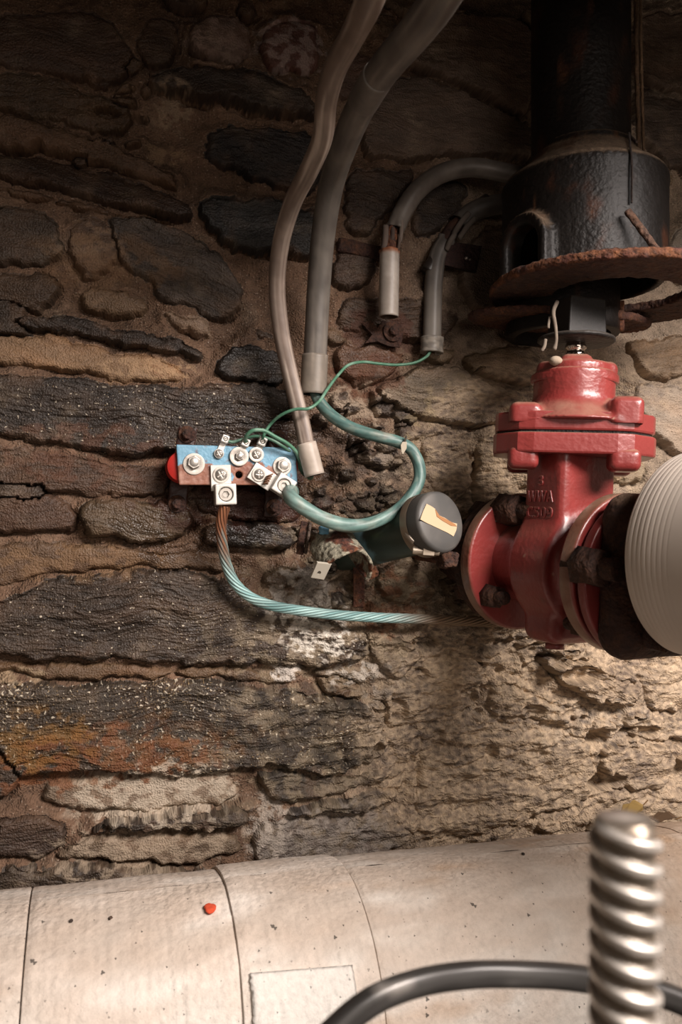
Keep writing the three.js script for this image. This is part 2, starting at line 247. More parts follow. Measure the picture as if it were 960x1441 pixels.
// small rubble packed round the capped pipe and the conduit mouths
for (const [x0, x1, y0, y1, n, c] of [[424, 580, 560, 735, 36, '#3f352d'], [420, 520, 735, 870, 16, '#4f463e'], [150, 215, 90, 170, 8, '#5b4634'], [100, 215, 195, 235, 8, '#4d3b2d'], [520, 560, 900, 1150, 8, '#6a6056'], [560, 830, 890, 930, 12, '#8a785e'], [840, 905, 985, 1050, 6, '#85735a']])
  for (let i = 0; i < n; i++) {
    const cx = rr(x0, x1), cy = rr(y0, y1), r = rr(8, 19), a0 = rr(0, 6), k = Math.floor(rr(5, 7)), pts = [];
    for (let j = 0; j < k; j++) { const a = a0 + j / k * Math.PI * 2, q = r * rr(.6, 1.4); pts.push(uvOf(cx + 1.25 * q * Math.cos(a), cy + .8 * q * Math.sin(a))); }
    STONES.push({ pts, c: mulc(hex(c), rr(.75, 1.35)), h: rr(.002, .013), o: { g: .8, e: 9, tx: rr(-.8, .8), ty: rr(-.8, .8) } });
  }
// courses beyond the photograph's edges
for (let y = Y0 - 0.02; y < Y1; ) {
  const hgt = rr(.06, .12);
  for (let u = U0 - rr(0, .2); u < U1; ) {
    const w = rr(.12, .3), cx = u + w / 2, cy = y + hgt / 2, q = V(cx, cy, 0).sub(EYE), zx = q.x * CY + q.z * SY, zz = -(-q.x * SY + q.z * CY), px = 480 + zx / zz * F, py = 720.5 - q.y / zz * F;
    if (px < -60 || px > 1030 || py < -60 || py > 1260) {
      const m = .012, pts = [[u + m, y + m], [cx, y + m * rr(.4, 1.6)], [u + w - m, y + m], [u + w - m * rr(.6, 1.5), cy], [u + w - m, y + hgt - m], [cx, y + hgt - m * rr(.4, 1.8)], [u + m, y + hgt - m], [u + m * rr(.5, 1.5), cy]];
      STONES.push({ pts: pts.map(([a, b]) => [a + rr(-.01, .01), b + rr(-.008, .008)]), c: mulc(hex(px > 1000 ? '#6e5c48' : '#43372d'), rr(.75, 1.3)), h: rr(.005, .015), o: { g: .9, e: 8 } });
    }
    u += w;
  }
  y += hgt;
}
function soften(s) {                         // round the outlines
  for (let k = 0; k < 2; k++) { const q = []; s.pts.forEach((p, i) => { const n = s.pts[(i + 1) % s.pts.length]; q.push([mix(p[0], n[0], .22), mix(p[1], n[1], .22)], [mix(p[0], n[0], .78), mix(p[1], n[1], .78)]); }); s.pts = q; }
  s.cx = s.pts.reduce((a, p) => a + p[0], 0) / s.pts.length; s.cy = s.pts.reduce((a, p) => a + p[1], 0) / s.pts.length;
  s.o = { g: .6, s: 0, a: 0, e: 9, tx: 0, ty: 0, ...s.o }; s.e = s.o.e / 700; s.h *= 1.35; s.off = rr(0, 50);
}
STONES.forEach(soften);
const NT = TW * TH, sd = new Float32Array(NT).fill(-1), sid = new Int16Array(NT).fill(-1), wu = new Float32Array(NT), wv = new Float32Array(NT);
for (let j = 0, t = 0; j < TH; j++) for (let i = 0; i < TW; i++, t++) {
  const u = U0 + (i + .5) * TX, y = Y0 + (j + .5) * TX;
  wu[t] = u + .006 * n2(u * 22, y * 22 + 5) + .0025 * n2(u * 90 + 3, y * 90) + .0005 * n2(u * 260, y * 260 + 8); wv[t] = y + .005 * n2(u * 22 + 40, y * 22) + .0025 * n2(u * 90, y * 90 + 33) + .0005 * n2(u * 260 + 60, y * 260);
}
function stamp(s, n) {
  const xs = s.pts.map(p => p[0]), ys = s.pts.map(p => p[1]), m = .022;
  s.i0 = Math.max(0, Math.floor((Math.min(...xs) - m - U0) / TX)); s.i1 = Math.min(TW - 1, Math.ceil((Math.max(...xs) + m - U0) / TX)); s.j0 = Math.max(0, Math.floor((Math.min(...ys) - m - Y0) / TX)); s.j1 = Math.min(TH - 1, Math.ceil((Math.max(...ys) + m - Y0) / TX));
  const L = s.pts.length;
  for (let j = s.j0; j <= s.j1; j++) for (let i = s.i0; i <= s.i1; i++) {
    const t = j * TW + i, x = wu[t], y = wv[t]; let d = 1e9, ins = false;
    for (let a = 0, b = L - 1; a < L; b = a++) {
      const p = s.pts[a], q = s.pts[b], ex = q[0] - p[0], ey = q[1] - p[1], wx = x - p[0], wy = y - p[1], h = clamp((wx * ex + wy * ey) / (ex * ex + ey * ey)), dx = wx - ex * h, dy = wy - ey * h, dd = dx * dx + dy * dy;
      if (dd < d) d = dd; if ((p[1] > y) !== (q[1] > y) && x < (q[0] - p[0]) * (y - p[1]) / (q[1] - p[1]) + p[0]) ins = !ins;
    }
    d = Math.sqrt(d) * (ins ? 1 : -1); if (d > sd[t]) { sd[t] = d; sid[t] = n; }
  }
}
STONES.forEach(stamp);
// chinking: smaller stones in the wide joints
for (let k = 0, made = 0; k < 4000 && made < 34; k++) {
  const i = Math.floor(rr(0, TW)), j = Math.floor(rr(0, TH)), t = j * TW + i, r = -sd[t]; if (r < .0125 || r > .9) continue;
  const q = Math.min(r * .93, .034), a0 = rr(0, 6), n = Math.floor(rr(6, 9)), pts = [], cx = wu[t], cy = wv[t], sx = rr(1, 1.35), sy = rr(.55, .85);
  for (let m = 0; m < n; m++) { const a = a0 + m / n * Math.PI * 2, w = q * rr(.8, 1.2); pts.push([cx + sx * w * Math.cos(a), cy + sy * w * Math.sin(a)]); }
  const right = sst(.1, .55, cx - .25 * (cy - 1.5)), c = mulc(mixc(hex('#4b3a2d'), hex('#85735b'), right), rr(.7, 1.2));
  STONES.push({ pts, c, h: rr(.002, .013), o: { g: rr(.4, .9), e: 7 } }); soften(STONES[STONES.length - 1]); stamp(STONES[STONES.length - 1], STONES.length - 1); made++;
}
for (let j = 0, t = 0; j < TH; j++) for (let i = 0; i < TW; i++, t++) if (sd[t] > -.04) { const u = U0 + i * TX, y = Y0 + j * TX; sd[t] += .006 * n2(u * 24 + 60, y * 30) + .0035 * n2(u * 62, y * 80 + 20) + .002 * n2(u * 150, y * 190); }   // ragged outlines
const SPOT = (list) => list.map(([x, y, rx, ry, c, a, f, th]) => { const [u, v] = uvOf(x, y), [u1, v1] = uvOf(x + rx, y + ry); return { u, v, ru: Math.abs(u1 - u), rv: Math.abs(v1 - v), c: c ? hex(c) : 0, a, f, th }; });
const inSpot = (b, u, y) => { const p = (u - b.u) / b.ru, q = (y - b.v) / b.rv, r = p * p + q * q; return r >= 1 ? 0 : 1 - r; };
// stains, lime and rust, plus the ring's shadow painted on the wall
const STAINS_SHADE = SPOT([
  [750, 960, 420, 330, '#9a8a72', .4, 34, -.02], [700, 640, 150, 130, '#a08d6b', .6, 50, .04], 
  [720, 1090, 160, 120, '#a39277', .5, 60, 0], [700, 910, 140, 60, '#a89778', .5, 60, 0],
  [150, 1065, 190, 45, '#6e4224', .75, 45, .0], [230, 1040, 200, 40, '#6a4b2e', .4, 50, .1], [60, 1040, 90, 50, '#7d5a2a', .5, 40, 0],
  [435, 860, 70, 60, '#b8afa2', .9, 60, .08], [455, 900, 60, 30, '#c9c2b6', .85, 70, .1], [420, 830, 50, 40, '#a9a096', .8, 50, 0],
  [220, 1115, 140, 40, '#b3a694', .75, 50, -.02], [560, 1010, 60, 90, '#9a948b', .55, 60, 0], [380, 1170, 40, 60, '#a79c90', .8, 60, 0], [480, 1180, 140, 50, '#948b82', .55, 70, .04], [500, 950, 50, 20, '#b5ada2', .7, 60, 0],
  [830, 1015, 110, 40, '#aaa9a2', .6, 70, .05], [650, 1010, 60, 20, '#a3a09a', .5, 60, .05],
  [480, 660, 130, 90, '#2a221d', .6, 30, 0], [500, 570, 60, 60, '#a5937f', .6, 60, .06], [560, 640, 60, 40, '#8d7e6d', .6, 60, .03],
  [410, 70, 60, 60, '#9b8a82', .6, 60, .06], [310, 60, 60, 50, '#8f7a6e', .5, 50, .06], [245, 150, 30, 40, '#8a7661', .8, 50, 0], [230, 215, 40, 25, '#8a7056', .7, 50, 0], [130, 370, 60, 80, '#7e6650', .5, 60, .02],
  [440, 820, 40, 25, '#8b8278', .7, 40, 0], [330, 700, 160, 60, '#3a2018', .75, 30, 0], [520, 530, 70, 40, '#5d3a29', .7, 30, 0], [540, 470, 90, 40, '#4b2c20', .7, 30, 0],
  [200, 1190, 160, 40, '#a08f7b', .6, 50, .03], [20, 950, 60, 12, '#a08c70', .5, 60, 0], [400, 945, 30, 15, '#c0b8ae', .8, 60, 0], [150, 375, 130, 60, '#6e5238', .4, 30, .0], [210, 520, 80, 22, '#a88b6b', .5, 80, 0],
  [120, 640, 140, 60, '#5c3a28', .4, 40, .05], [300, 1000, 260, 40, '#2c2722', .5, 30, .05], [440, 1040, 110, 60, '#2e2924', .6, 20, 0], [110, 790, 160, 30, '#7a5e42', .5, 40, 0],
  [690, 470, 90, 30, '#3c2e24', .6, 20, 0], [600, 850, 110, 60, '#51402f', .5, 30, 0], [555, 850, 60, 60, '#6d3d20', .5, 40, .08],  // first patch puts the ring's shadow into the wall colour
]);
const WET = SPOT([[340, 720, 170, 120, 0, 1], [200, 740, 150, 60, 0, .6], [330, 600, 200, 70, 0, .6], [350, 500, 90, 60, 0, .5], [300, 860, 240, 70, 0, .35], [470, 650, 120, 90, 0, .5], [540, 500, 90, 50, 0, .5], [350, 1000, 240, 70, 0, .3]]);
const CRUMB = SPOT([[740, 980, 380, 300, 0, 1], [690, 640, 140, 140, 0, .8], [470, 660, 130, 120, 0, .9], [560, 1000, 150, 200, 0, .5], [470, 840, 90, 60, 0, .8], [150, 160, 90, 80, 0, .6], [600, 80, 200, 80, 0, .3]]);
const DRY = SPOT([[700, 1045, 200, 175, 0, 1], [700, 640, 120, 130, 0, .9], [720, 915, 150, 70, 0, 1], [900, 980, 140, 200, 0, .7], [820, 540, 160, 60, 0, .5]]);
const sumSpot = (L, u, y) => { let s = 0; for (const b of L) s += b.a * inSpot(b, u, y); return Math.min(1, s); };
const PITS = SPOT([[838, 1036, 16, 12, 0, .02], [850, 1100, 30, 9, 0, .03], [806, 946, 34, 10, 0, .028], [772, 928, 20, 8, 0, .02], [528, 1052, 9, 11, 0, .022], [604, 905, 16, 6, 0, .018], [700, 906, 26, 6, 0, .018], [560, 1000, 12, 18, 0, .016], [660, 980, 14, 10, 0, .014], [615, 1040, 10, 14, 0, .014], [690, 1060, 10, 12, 0, .012], [480, 830, 22, 16, 0, .02], [430, 770, 24, 30, 0, .03], [150, 160, 20, 10, 0, .016], [195, 165, 14, 12, 0, .02], [640, 700, 26, 10, 0, .014], [750, 1000, 18, 8, 0, .014], [590, 950, 12, 10, 0, .014], [900, 1030, 30, 7, 0, .014], [500, 640, 16, 20, 0, .02]]);
const pit = (u, y) => { let s = 0; for (const b of PITS) { const k = inSpot(b, u + .003 * n2(u * 80, y * 80), y + .003 * n2(u * 80 + 9, y * 80)); if (k > 0) s += b.a * sst(0, .6, k); } return s; };
const ledge = (u, y) => { const q = f2(u * 13 + 4, y * 46, 3) * 5, f = Math.floor(q); return (f + sst(.6, 1, q - f)) / 5; };
const crumbAt = (u, y) => sumSpot(CRUMB, u, y);
const flush = (t, u, y) => {                 // mortar runs flush over the upper edge of a stone and leaves a crevice under it
  const n = sid[t], d = sd[t]; if (n < 0 || d < -.022 || t < 12 * TW || t >= NT - 12 * TW) return 0;
  const g = clamp(.5 + (sd[t + 11 * TW] - sd[t - 11 * TW]) / (44 * TX) * .9), s = STONES[n], w = n2(u * 19 + 7, y * 19);
  return (1 - g) * sst(-.022, 0, d) * (s.h * .85 + .002 + .006 * w) - g * sst(-.009, 0, d) * (.004 + .013 * w);
};
const mortarH = (u, y) => { const c = crumbAt(u, y); return -.004 + .02 * f2(u * 11, y * 11, 3) + .0035 * f2(u * 55 + 9, y * 55, 3) - pit(u, y) + c * (.015 * f2(u * 30 + 2, y * 40, 4) + .012 * ledge(u, y) - .012 * Math.max(0, n2(u * 70, y * 85 + 4) - .15)); };
const lam = (s, u, y) => { const du = u - s.cx, dy = y - s.cy, l = dy - s.o.a * du; return [u * 7 + s.off, l * 80 + 1.5 * n2(u * 9 + s.off, y * 9)]; };
function stoneH(s, u, y, d, mh) {
  const [a, b] = lam(s, u, y), g = s.o.g, st = n2(a * .8, b * .35), q = st * 3, fl = Math.floor(q), ter = (fl + sst(.55, 1, q - fl)) / 3;     // split layers make small ledges
  const top = s.h + (s.o.tx * (u - s.cx) + s.o.ty * (y - s.cy)) * .25 + .007 * f2(u * 8 + s.off, y * 13, 2) + g * (.0045 * ter + .0016 * n2(a * 2.2, b) + .0009 * n2(a * 5, b * 2.3)) + .0022 * f2(u * 45 + s.off, y * 60, 2) - pit(u, y) + crumbAt(u, y) * (.01 * f2(u * 36, y * 52 + 7, 4) + .014 * ledge(u, y) - .009 * Math.max(0, n2(u * 66, y * 90 + 4) - .2));
  const k = clamp(d / (s.e * .6)); return d > 0 ? mix(mh - .004, top, Math.sqrt(k * (2 - k))) : mh - .004 + d * 2.2;
}
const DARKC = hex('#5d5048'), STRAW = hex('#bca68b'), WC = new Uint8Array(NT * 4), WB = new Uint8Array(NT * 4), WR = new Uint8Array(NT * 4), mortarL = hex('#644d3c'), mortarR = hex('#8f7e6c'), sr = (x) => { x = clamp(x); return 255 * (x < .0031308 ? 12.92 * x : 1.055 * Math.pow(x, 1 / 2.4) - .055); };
for (let j = 0, t = 0; j < TH; j++) for (let i = 0; i < TW; i++, t++) {
  const u = U0 + (i + .5) * TX, y = Y0 + (j + .5) * TX, s = sid[t] >= 0 && sd[t] > 0 ? STONES[sid[t]] : null, fine = n2(u * 420, y * 420), mid = f2(u * 60 + 11, y * 60, 3), big = f2(u * 9 + 70, y * 9, 2);
  let c, hgt, rough_ = .85;
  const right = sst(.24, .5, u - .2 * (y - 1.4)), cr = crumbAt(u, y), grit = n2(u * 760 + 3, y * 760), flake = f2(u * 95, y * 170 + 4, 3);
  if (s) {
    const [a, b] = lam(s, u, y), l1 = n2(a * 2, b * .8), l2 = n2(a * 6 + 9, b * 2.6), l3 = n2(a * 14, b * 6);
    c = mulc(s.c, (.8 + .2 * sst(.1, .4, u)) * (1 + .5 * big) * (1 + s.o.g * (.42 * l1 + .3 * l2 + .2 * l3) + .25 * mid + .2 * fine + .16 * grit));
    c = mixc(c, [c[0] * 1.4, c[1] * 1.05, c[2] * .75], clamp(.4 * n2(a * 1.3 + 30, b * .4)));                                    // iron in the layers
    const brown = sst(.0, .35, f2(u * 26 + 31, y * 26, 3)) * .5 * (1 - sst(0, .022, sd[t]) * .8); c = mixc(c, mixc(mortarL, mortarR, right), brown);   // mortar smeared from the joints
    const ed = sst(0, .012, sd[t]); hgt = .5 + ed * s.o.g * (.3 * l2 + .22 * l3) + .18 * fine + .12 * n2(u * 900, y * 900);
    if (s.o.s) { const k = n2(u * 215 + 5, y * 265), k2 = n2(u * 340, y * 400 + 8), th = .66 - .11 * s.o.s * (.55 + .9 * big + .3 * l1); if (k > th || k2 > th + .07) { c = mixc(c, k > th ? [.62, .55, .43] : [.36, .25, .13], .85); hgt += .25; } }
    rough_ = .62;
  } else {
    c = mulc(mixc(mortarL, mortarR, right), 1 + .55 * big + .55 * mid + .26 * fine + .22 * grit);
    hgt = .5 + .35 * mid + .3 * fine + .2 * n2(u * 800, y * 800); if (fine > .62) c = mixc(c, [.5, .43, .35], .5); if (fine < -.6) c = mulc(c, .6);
  }
  for (const b of STAINS_SHADE) { const w = inSpot(b, u, y); if (w > 0) { const k = sst(b.th - .12, b.th + .12, f2(u * b.f + b.u * 50, y * b.f * 1.25, 4) + (w - .6) * .35) * b.a * Math.min(1, w * 2.2); c = mixc(c, mulc(b.c, 1 + .25 * fine + .3 * mid), k); rough_ = mix(rough_, .9, k * .6); } }
  { const dry = sst(0, .5, sumSpot(DRY, u, y) + .35 * f2(u * 16, y * 18, 3)); if (dry > 0) { const rdg = 1 - Math.abs(n2(u * 55 + 5 + 2 * big, y * 105)) * 1.6, w = clamp(.48 + .8 * f2(u * 12 + 3, y * 15, 2) + .5 * (rdg - .45) + .6 * flake + .25 * grit); c = mixc(c, mixc(DARKC, STRAW, w), dry * .82); } }
  c = mulc(c, 1 + cr * (.12 + .5 * flake - .3 * sst(.3, .6, n2(u * 60 + 8, y * 75)))); hgt += cr * (.55 * flake + .3 * f2(u * 210, y * 300, 2)) + .2 * grit + .14 * n2(u * 1500, y * 1500);
  const wet = sumSpot(WET, u, y) * sst(-.25, .2, f2(u * 18, y * 18 + 60, 3)); c = mulc(c, 1 - .28 * wet); rough_ = mix(rough_, .3, wet);
  const o = t * 4; WC[o] = sr(c[0]); WC[o + 1] = sr(c[1]); WC[o + 2] = sr(c[2]); WC[o + 3] = 255; const hb = clamp(hgt) * 255; WB[o] = WB[o + 1] = WB[o + 2] = hb; WB[o + 3] = 255; WR[o] = WR[o + 1] = WR[o + 2] = rough_ * 255; WR[o + 3] = 255;
}
const wtex = (d, srgb) => { const t = new THREE.DataTexture(d, TW, TH, THREE.RGBAFormat); t.magFilter = THREE.LinearFilter; t.minFilter = THREE.LinearMipmapLinearFilter; t.generateMipmaps = true; if (srgb) t.colorSpace = THREE.SRGBColorSpace; t.needsUpdate = true; return t; };
const wallMat = mat({ map: wtex(WC, true), bumpMap: wtex(WB), bumpScale: .004, roughnessMap: wtex(WR), roughness: 1, specularIntensity: .8 });
const wall = new THREE.Group(); wall.name = 'wall_back'; wall.userData = { kind: 'structure', label: 'old rubble wall of dark layered stones bedded in crumbling mortar' }; scene.add(wall);
function field(i0, i1, j0, j1, step, keep, hgt) {
  const id = new Map(), pos = [], uv = [], idx = [], nx = Math.ceil((i1 - i0) / step), ny = Math.ceil((j1 - j0) / step);
  const vert = (a, b) => { const k = a * 4096 + b; let n = id.get(k); if (n === undefined) { const i = Math.min(TW - 1, i0 + a * step), j = Math.min(TH - 1, j0 + b * step), u = U0 + (i + .5) * TX, y = Y0 + (j + .5) * TX; n = pos.length / 3; id.set(k, n); pos.push(u, y, hgt(j * TW + i, u, y)); uv.push((i + .5) / TW, (j + .5) / TH); } return n; };
  for (let b = 0; b < ny; b++) for (let a = 0; a < nx; a++) {
    const T = (p, q) => Math.min(TH - 1, j0 + (b + q) * step) * TW + Math.min(TW - 1, i0 + (a + p) * step);
    if (keep(T(0, 0)) || keep(T(1, 0)) || keep(T(0, 1)) || keep(T(1, 1))) { const p = vert(a, b), q = vert(a + 1, b), r = vert(a + 1, b + 1), s = vert(a, b + 1); idx.push(p, q, r, p, r, s); }
  }
  if (!idx.length) return null;
  const g = new THREE.BufferGeometry(); g.setAttribute('position', new THREE.Float32BufferAttribute(pos, 3)); g.setAttribute('uv', new THREE.Float32BufferAttribute(uv, 2)); g.setIndex(idx); g.computeVertexNormals(); return g;
}
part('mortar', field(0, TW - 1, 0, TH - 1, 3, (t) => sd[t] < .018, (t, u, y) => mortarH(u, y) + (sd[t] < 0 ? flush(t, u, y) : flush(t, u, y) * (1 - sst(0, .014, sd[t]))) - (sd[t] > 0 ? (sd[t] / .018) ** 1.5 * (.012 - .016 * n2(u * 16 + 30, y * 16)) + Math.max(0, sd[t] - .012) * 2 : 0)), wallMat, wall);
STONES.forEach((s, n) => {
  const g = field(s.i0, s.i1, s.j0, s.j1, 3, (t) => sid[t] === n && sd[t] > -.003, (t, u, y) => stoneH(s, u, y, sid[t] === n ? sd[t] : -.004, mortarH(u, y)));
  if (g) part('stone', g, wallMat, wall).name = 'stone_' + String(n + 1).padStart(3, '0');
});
const coarse = mat({ color: 0x6a5745, roughness: .9, bumpMap: gritTex, bumpScale: .01 });
part('wall_core', new THREE.BoxGeometry(4.0, 2.7, .2).translate(.35, 1.35, -.142), coarse, wall);
// the rest of the cellar
const plaster = mat({ color: 0x8f857a, roughness: .9 }), slabMat = mat({ color: 0x6f665d, roughness: .9 });
function struct(name, w, h, d, x, y, z, m) { const o = part(name, new THREE.BoxGeometry(w, h, d), m, null); o.name = name; o.position.set(x, y, z); o.userData.kind = 'structure'; }
struct('unseen_beam', 4.0, .5, .4, .35, 2.35, .62, mat({ color: 0x3a2c22, roughness: .9 }));  // out of view, placed to darken the upper wall
struct('floor', 4.0, .12, 3.4, .35, -.06, 1.6, slabMat); struct('ceiling', 4.0, .12, 3.4, .35, 2.76, 1.6, mat({ color: 0x4a4038, roughness: .9 }));
struct('wall_left', .12, 2.7, 3.4, -1.71, 1.35, 1.6, plaster); struct('wall_right', .12, 2.7, 3.4, 2.41, 1.35, 1.6, plaster); struct('wall_front', 4.0, 2.7, .12, .35, 1.35, 3.36, plaster);
// ---------------------------------------------------------------- materials of the things
const rustC = (x, y, z, k = 1) => { const a = f3(x * 60 * k, y * 60 * k, z * 60 * k, 4), b = f3(x * 190 * k + 4, y * 190 * k, z * 190 * k, 2); let c = mixc(hex('#63382a'), hex('#85512f'), sst(-.25, .3, a)); c = mixc(c, hex('#35211a'), sst(.0, .4, b)); return mixc(c, hex('#a47d5c'), .6 * sst(.25, .5, -b + .3 * a)); };
const rustDarkC = (x, y, z) => mulc(mixc(rustC(x, y, z), hex('#30231d'), .55), .8);
const rustMat = vmat({ roughness: .88, map: speckTex, bumpMap: gritTex, bumpScale: .003 }), ironMat = vmat({ roughness: .52, map: speckTex, bumpMap: gritTex, bumpScale: .0009, specularIntensity: .6 });
const pvcMat = vmat({ roughness: .42, specularIntensity: .7 }), wireMat = vmat({ roughness: .45 }), steelMat = vmat({ roughness: .32, metalness: .85 }), tinMat = vmat({ roughness: .38, metalness: .7 });
const redMat = vmat({ roughness: .4, clearcoat: .45, clearcoatRoughness: .25, bumpMap: gritTex, bumpScale: .0006 });
const paperMat = vmat({ roughness: .95 });
const rustGeo = (g, fn = rustC) => boxUV(paint(g, fn));
// local copy of world geometry about a base point
const about = (g, o) => g.translate(-o.position.x, -o.position.y, -o.position.z);

// ---------------------------------------------------------------- the lagged pipe along the foot of the wall
{
  const b = R2(18.6), r1 = V((28 - 480) / F, -(1250 - 720.5) / F, -1), r2 = V((951 - 480) / F, -(1158 - 720.5) / F, -1), n = r1.clone().cross(r2).normalize(); if (n.y > 0) n.negate();
  const d = V(Math.cos(b), 0, -Math.sin(b)); d.y = -(n.x * d.x + n.z * d.z) / n.y; d.normalize();
  const RAD = .15, T1 = r1.clone().multiplyScalar(.862), A = T1.clone().addScaledVector(n, RAD), toW = (v) => K(v.x, v.y, v.z), base = toW(A);
  const o = thing('insulated_pipe', 'large pipe lagged in off-white dusty canvas along the foot of the stone wall', 'pipe', base);
  const D = toW(A.clone().add(d)).sub(base).normalize(), upv = V(0, 1, 0).addScaledVector(D, -D.y).normalize(), side = D.clone().cross(upv);
  // parameter along the axis where the cross-section at a pixel of the silhouette lies
  const along = (px) => { const x = (px - 480) / F, t = (x * -T1.z - T1.x) / (d.x + x * d.z); return t; };
  const dots = []; for (let k = 0; k < 100; k++) dots.push([rnd(), rnd(), rr(.0015, .0045) * (rnd() < .1 ? 1.9 : 1), rr(.4, .85), rr(0, 3)]);
  const weave = wrapN((u, v) => clamp(.98 + .12 * f2(u * 40, v * 40, 4) + .05 * n2(u * 180, v * 180)));
  const grime = data(512, (u, v) => { let k = weave(u, v); for (const [a, b2, r, c, e] of dots) { const x = Math.abs(u - a), y = Math.abs(v - b2), d = Math.hypot(x, y); if (d < r * (1 + .3 * Math.sin(3 * Math.atan2(v - b2, u - a) + e))) k *= c; } return k; }, true); grime.repeat.set(4.3, 4.3);
  const canvas = vmat({ roughness: .92, map: grime, bumpMap: data(512, wrapN((u, v) => .5 + .25 * f2(u * 26 + 8, v * 26, 4) + .12 * Math.sin(u * Math.PI * 2 * 14 + 2 * n2(u * 6, v * 6)) * (.35 + .8 * n2(u * 9 + 40, v * 9)))), bumpScale: .0042 });
  canvas.bumpMap.repeat.set(6, 6);
  const cloth = hex('#d4c8bc'), dust = hex('#ae9d8d'), white = hex('#dbd5cc'), stain = hex('#a98662');
  const jacket = (a, c, r, edge) => {
    const L = c - a, nS = Math.ceil(L / .008), nR = 160, pos = [], col = [], uv = [], idx = [];
    const ring = (s, rad, k) => { for (let j = 0; j <= nR; j++) { const th = j / nR * Math.PI * 2, cs = Math.cos(th), sn = Math.sin(th), q = D.clone().multiplyScalar(s), bump = k ? .0032 * f2(s * 9, th * 2.2 + 9, 3) + .0014 * f2(s * 50 + 4, th * 8, 2) : 0, rr2 = rad + bump; q.addScaledVector(upv, cs * rr2).addScaledVector(side, sn * rr2); pos.push(q.x, q.y, q.z); uv.push(s, th * r);
      const top = sst(.35, .95, cs), st = f2(s * 7 + 3, th * 3, 4), fine = f2(s * 60, th * 14, 3), sp = n2(s * 160, th * 36 + 9); let m = mixc(cloth, white, sst(-.3, .4, f2(s * 14, th * 4 + 20, 3))); m = mixc(m, dust, .75 * top * sst(-.35, .3, st + .2)); m = mixc(m, stain, .65 * sst(.16, .5, f2(s * 4.5 + 11, th * 2.2 + 3, 4))); m = mixc(m, stain, .55 * sst(.55, .95, s)); m = mulc(m, 1 + .18 * fine);  col.push(...m); } };
    ring(a, r - .012, 0); ring(a, r - .002, 0); for (let i = 0; i <= nS; i++) { const s = a + .0012 + (L - .0024) * i / nS, e = Math.min(s - a, c - s); ring(s, r - (e < .004 ? .0008 : 0), 1); } ring(c, r - .002, 0); ring(c, r - .012, 0);
    const rows = nS + 5; for (let i = 0; i < rows - 1; i++) for (let j = 0; j < nR; j++) { const p = i * (nR + 1) + j, q = p + nR + 1; idx.push(p, q, p + 1, q, q + 1, p + 1); }
    const g = new THREE.BufferGeometry(); g.setAttribute('position', new THREE.Float32BufferAttribute(pos, 3)); g.setAttribute('uv', new THREE.Float32BufferAttribute(uv, 2)); g.setAttribute('color', new THREE.Float32BufferAttribute(col, 3)); g.setIndex(idx); g.computeVertexNormals(); return g;
  };
  const s0 = along(45), s1 = along(303), s2 = along(462), s3 = along(915);
  part('canvas_jacket', jacket(-.75, s0, RAD, 1), canvas, o); part('canvas_jacket', jacket(s0 + .001, s1, RAD, 1), canvas, o);
  part('canvas_band', jacket(s1 - .002, s2, RAD + .0036, 1), canvas, o, 'overlapping canvas band'); part('canvas_jacket', jacket(s2 + .0016, s3, RAD, 1), canvas, o); part('canvas_jacket', jacket(s3 - .001, s3 + .4, RAD + .0012, 1), canvas, o);
  { const g = new THREE.CylinderGeometry(RAD - .013, RAD - .013, s3 + 1.5, 40); g.applyMatrix4(new THREE.Matrix4().makeBasis(side, D, upv.clone().negate()).setPosition(D.clone().multiplyScalar(s3 / 2))); part('steel_pipe', paint(g, () => hex('#4a3c34')), rustMat, o); }
  // point of the lagging under a pixel
  const hit = (px, py, lift = 0) => { const w = P(px, py, 1).sub(EYE), q = EYE.clone().sub(base), wp = w.clone().addScaledVector(D, -w.dot(D)), qp = q.clone().addScaledVector(D, -q.dot(D)), a = wp.dot(wp), bb = 2 * wp.dot(qp), cc = qp.dot(qp) - (RAD + lift) ** 2, dis = bb * bb - 4 * a * cc; if (dis < 0) return null; const t = (-bb - Math.sqrt(dis)) / (2 * a); return q.addScaledVector(w, t); };
  const polar = (q) => [q.dot(D), Math.atan2(q.dot(side), q.dot(upv))];
  const surf = (s, th, r) => D.clone().multiplyScalar(s).addScaledVector(upv, Math.cos(th) * r).addScaledVector(side, Math.sin(th) * r);
  { // pasted patch
    const [sa, ta] = polar(hit(350, 1372)), [sb, tb] = polar(hit(494, 1360)), [, tc] = polar(hit(350, 1420)), t0 = (ta + tb) / 2, t1 = t0 + (tc - ta) * 3.2, pos = [], idx = [], col = [], uv = [], nA = 30, nB = 30;
    for (let l = 0; l < 2; l++) for (let i = 0; i <= nA; i++) for (let j = 0; j <= nB; j++) { const s = mix(sa, sb, i / nA) + .0015 * n2(j * .7, i < 15 ? 3 : 8) * (i === 0 || i === nA), th = mix(mix(ta, tb, i / nA), t1, j / nB), e = i === 0 || j === 0 || i === nA || j === nB, q = surf(s, th, RAD + (l ? -.002 : .0072) - (e && !l ? .0008 : 0)); pos.push(q.x, q.y, q.z); uv.push(s, th * RAD); col.push(...mulc(hex('#d9d4cc'), 1 + .15 * f2(s * 120, th * 30, 3))); }
    const q = (l, i, j) => l * (nA + 1) * (nB + 1) + i * (nB + 1) + j, sg = t1 > t0 ? 1 : 0;
    const quad = (a, b2, c, d2) => idx.push(a, b2, c, a, c, d2);
    for (let i = 0; i < nA; i++) for (let j = 0; j < nB; j++) { quad(q(0, i, j), q(0, i, j + 1), q(0, i + 1, j + 1), q(0, i + 1, j)); quad(q(1, i, j), q(1, i + 1, j), q(1, i + 1, j + 1), q(1, i, j + 1)); }
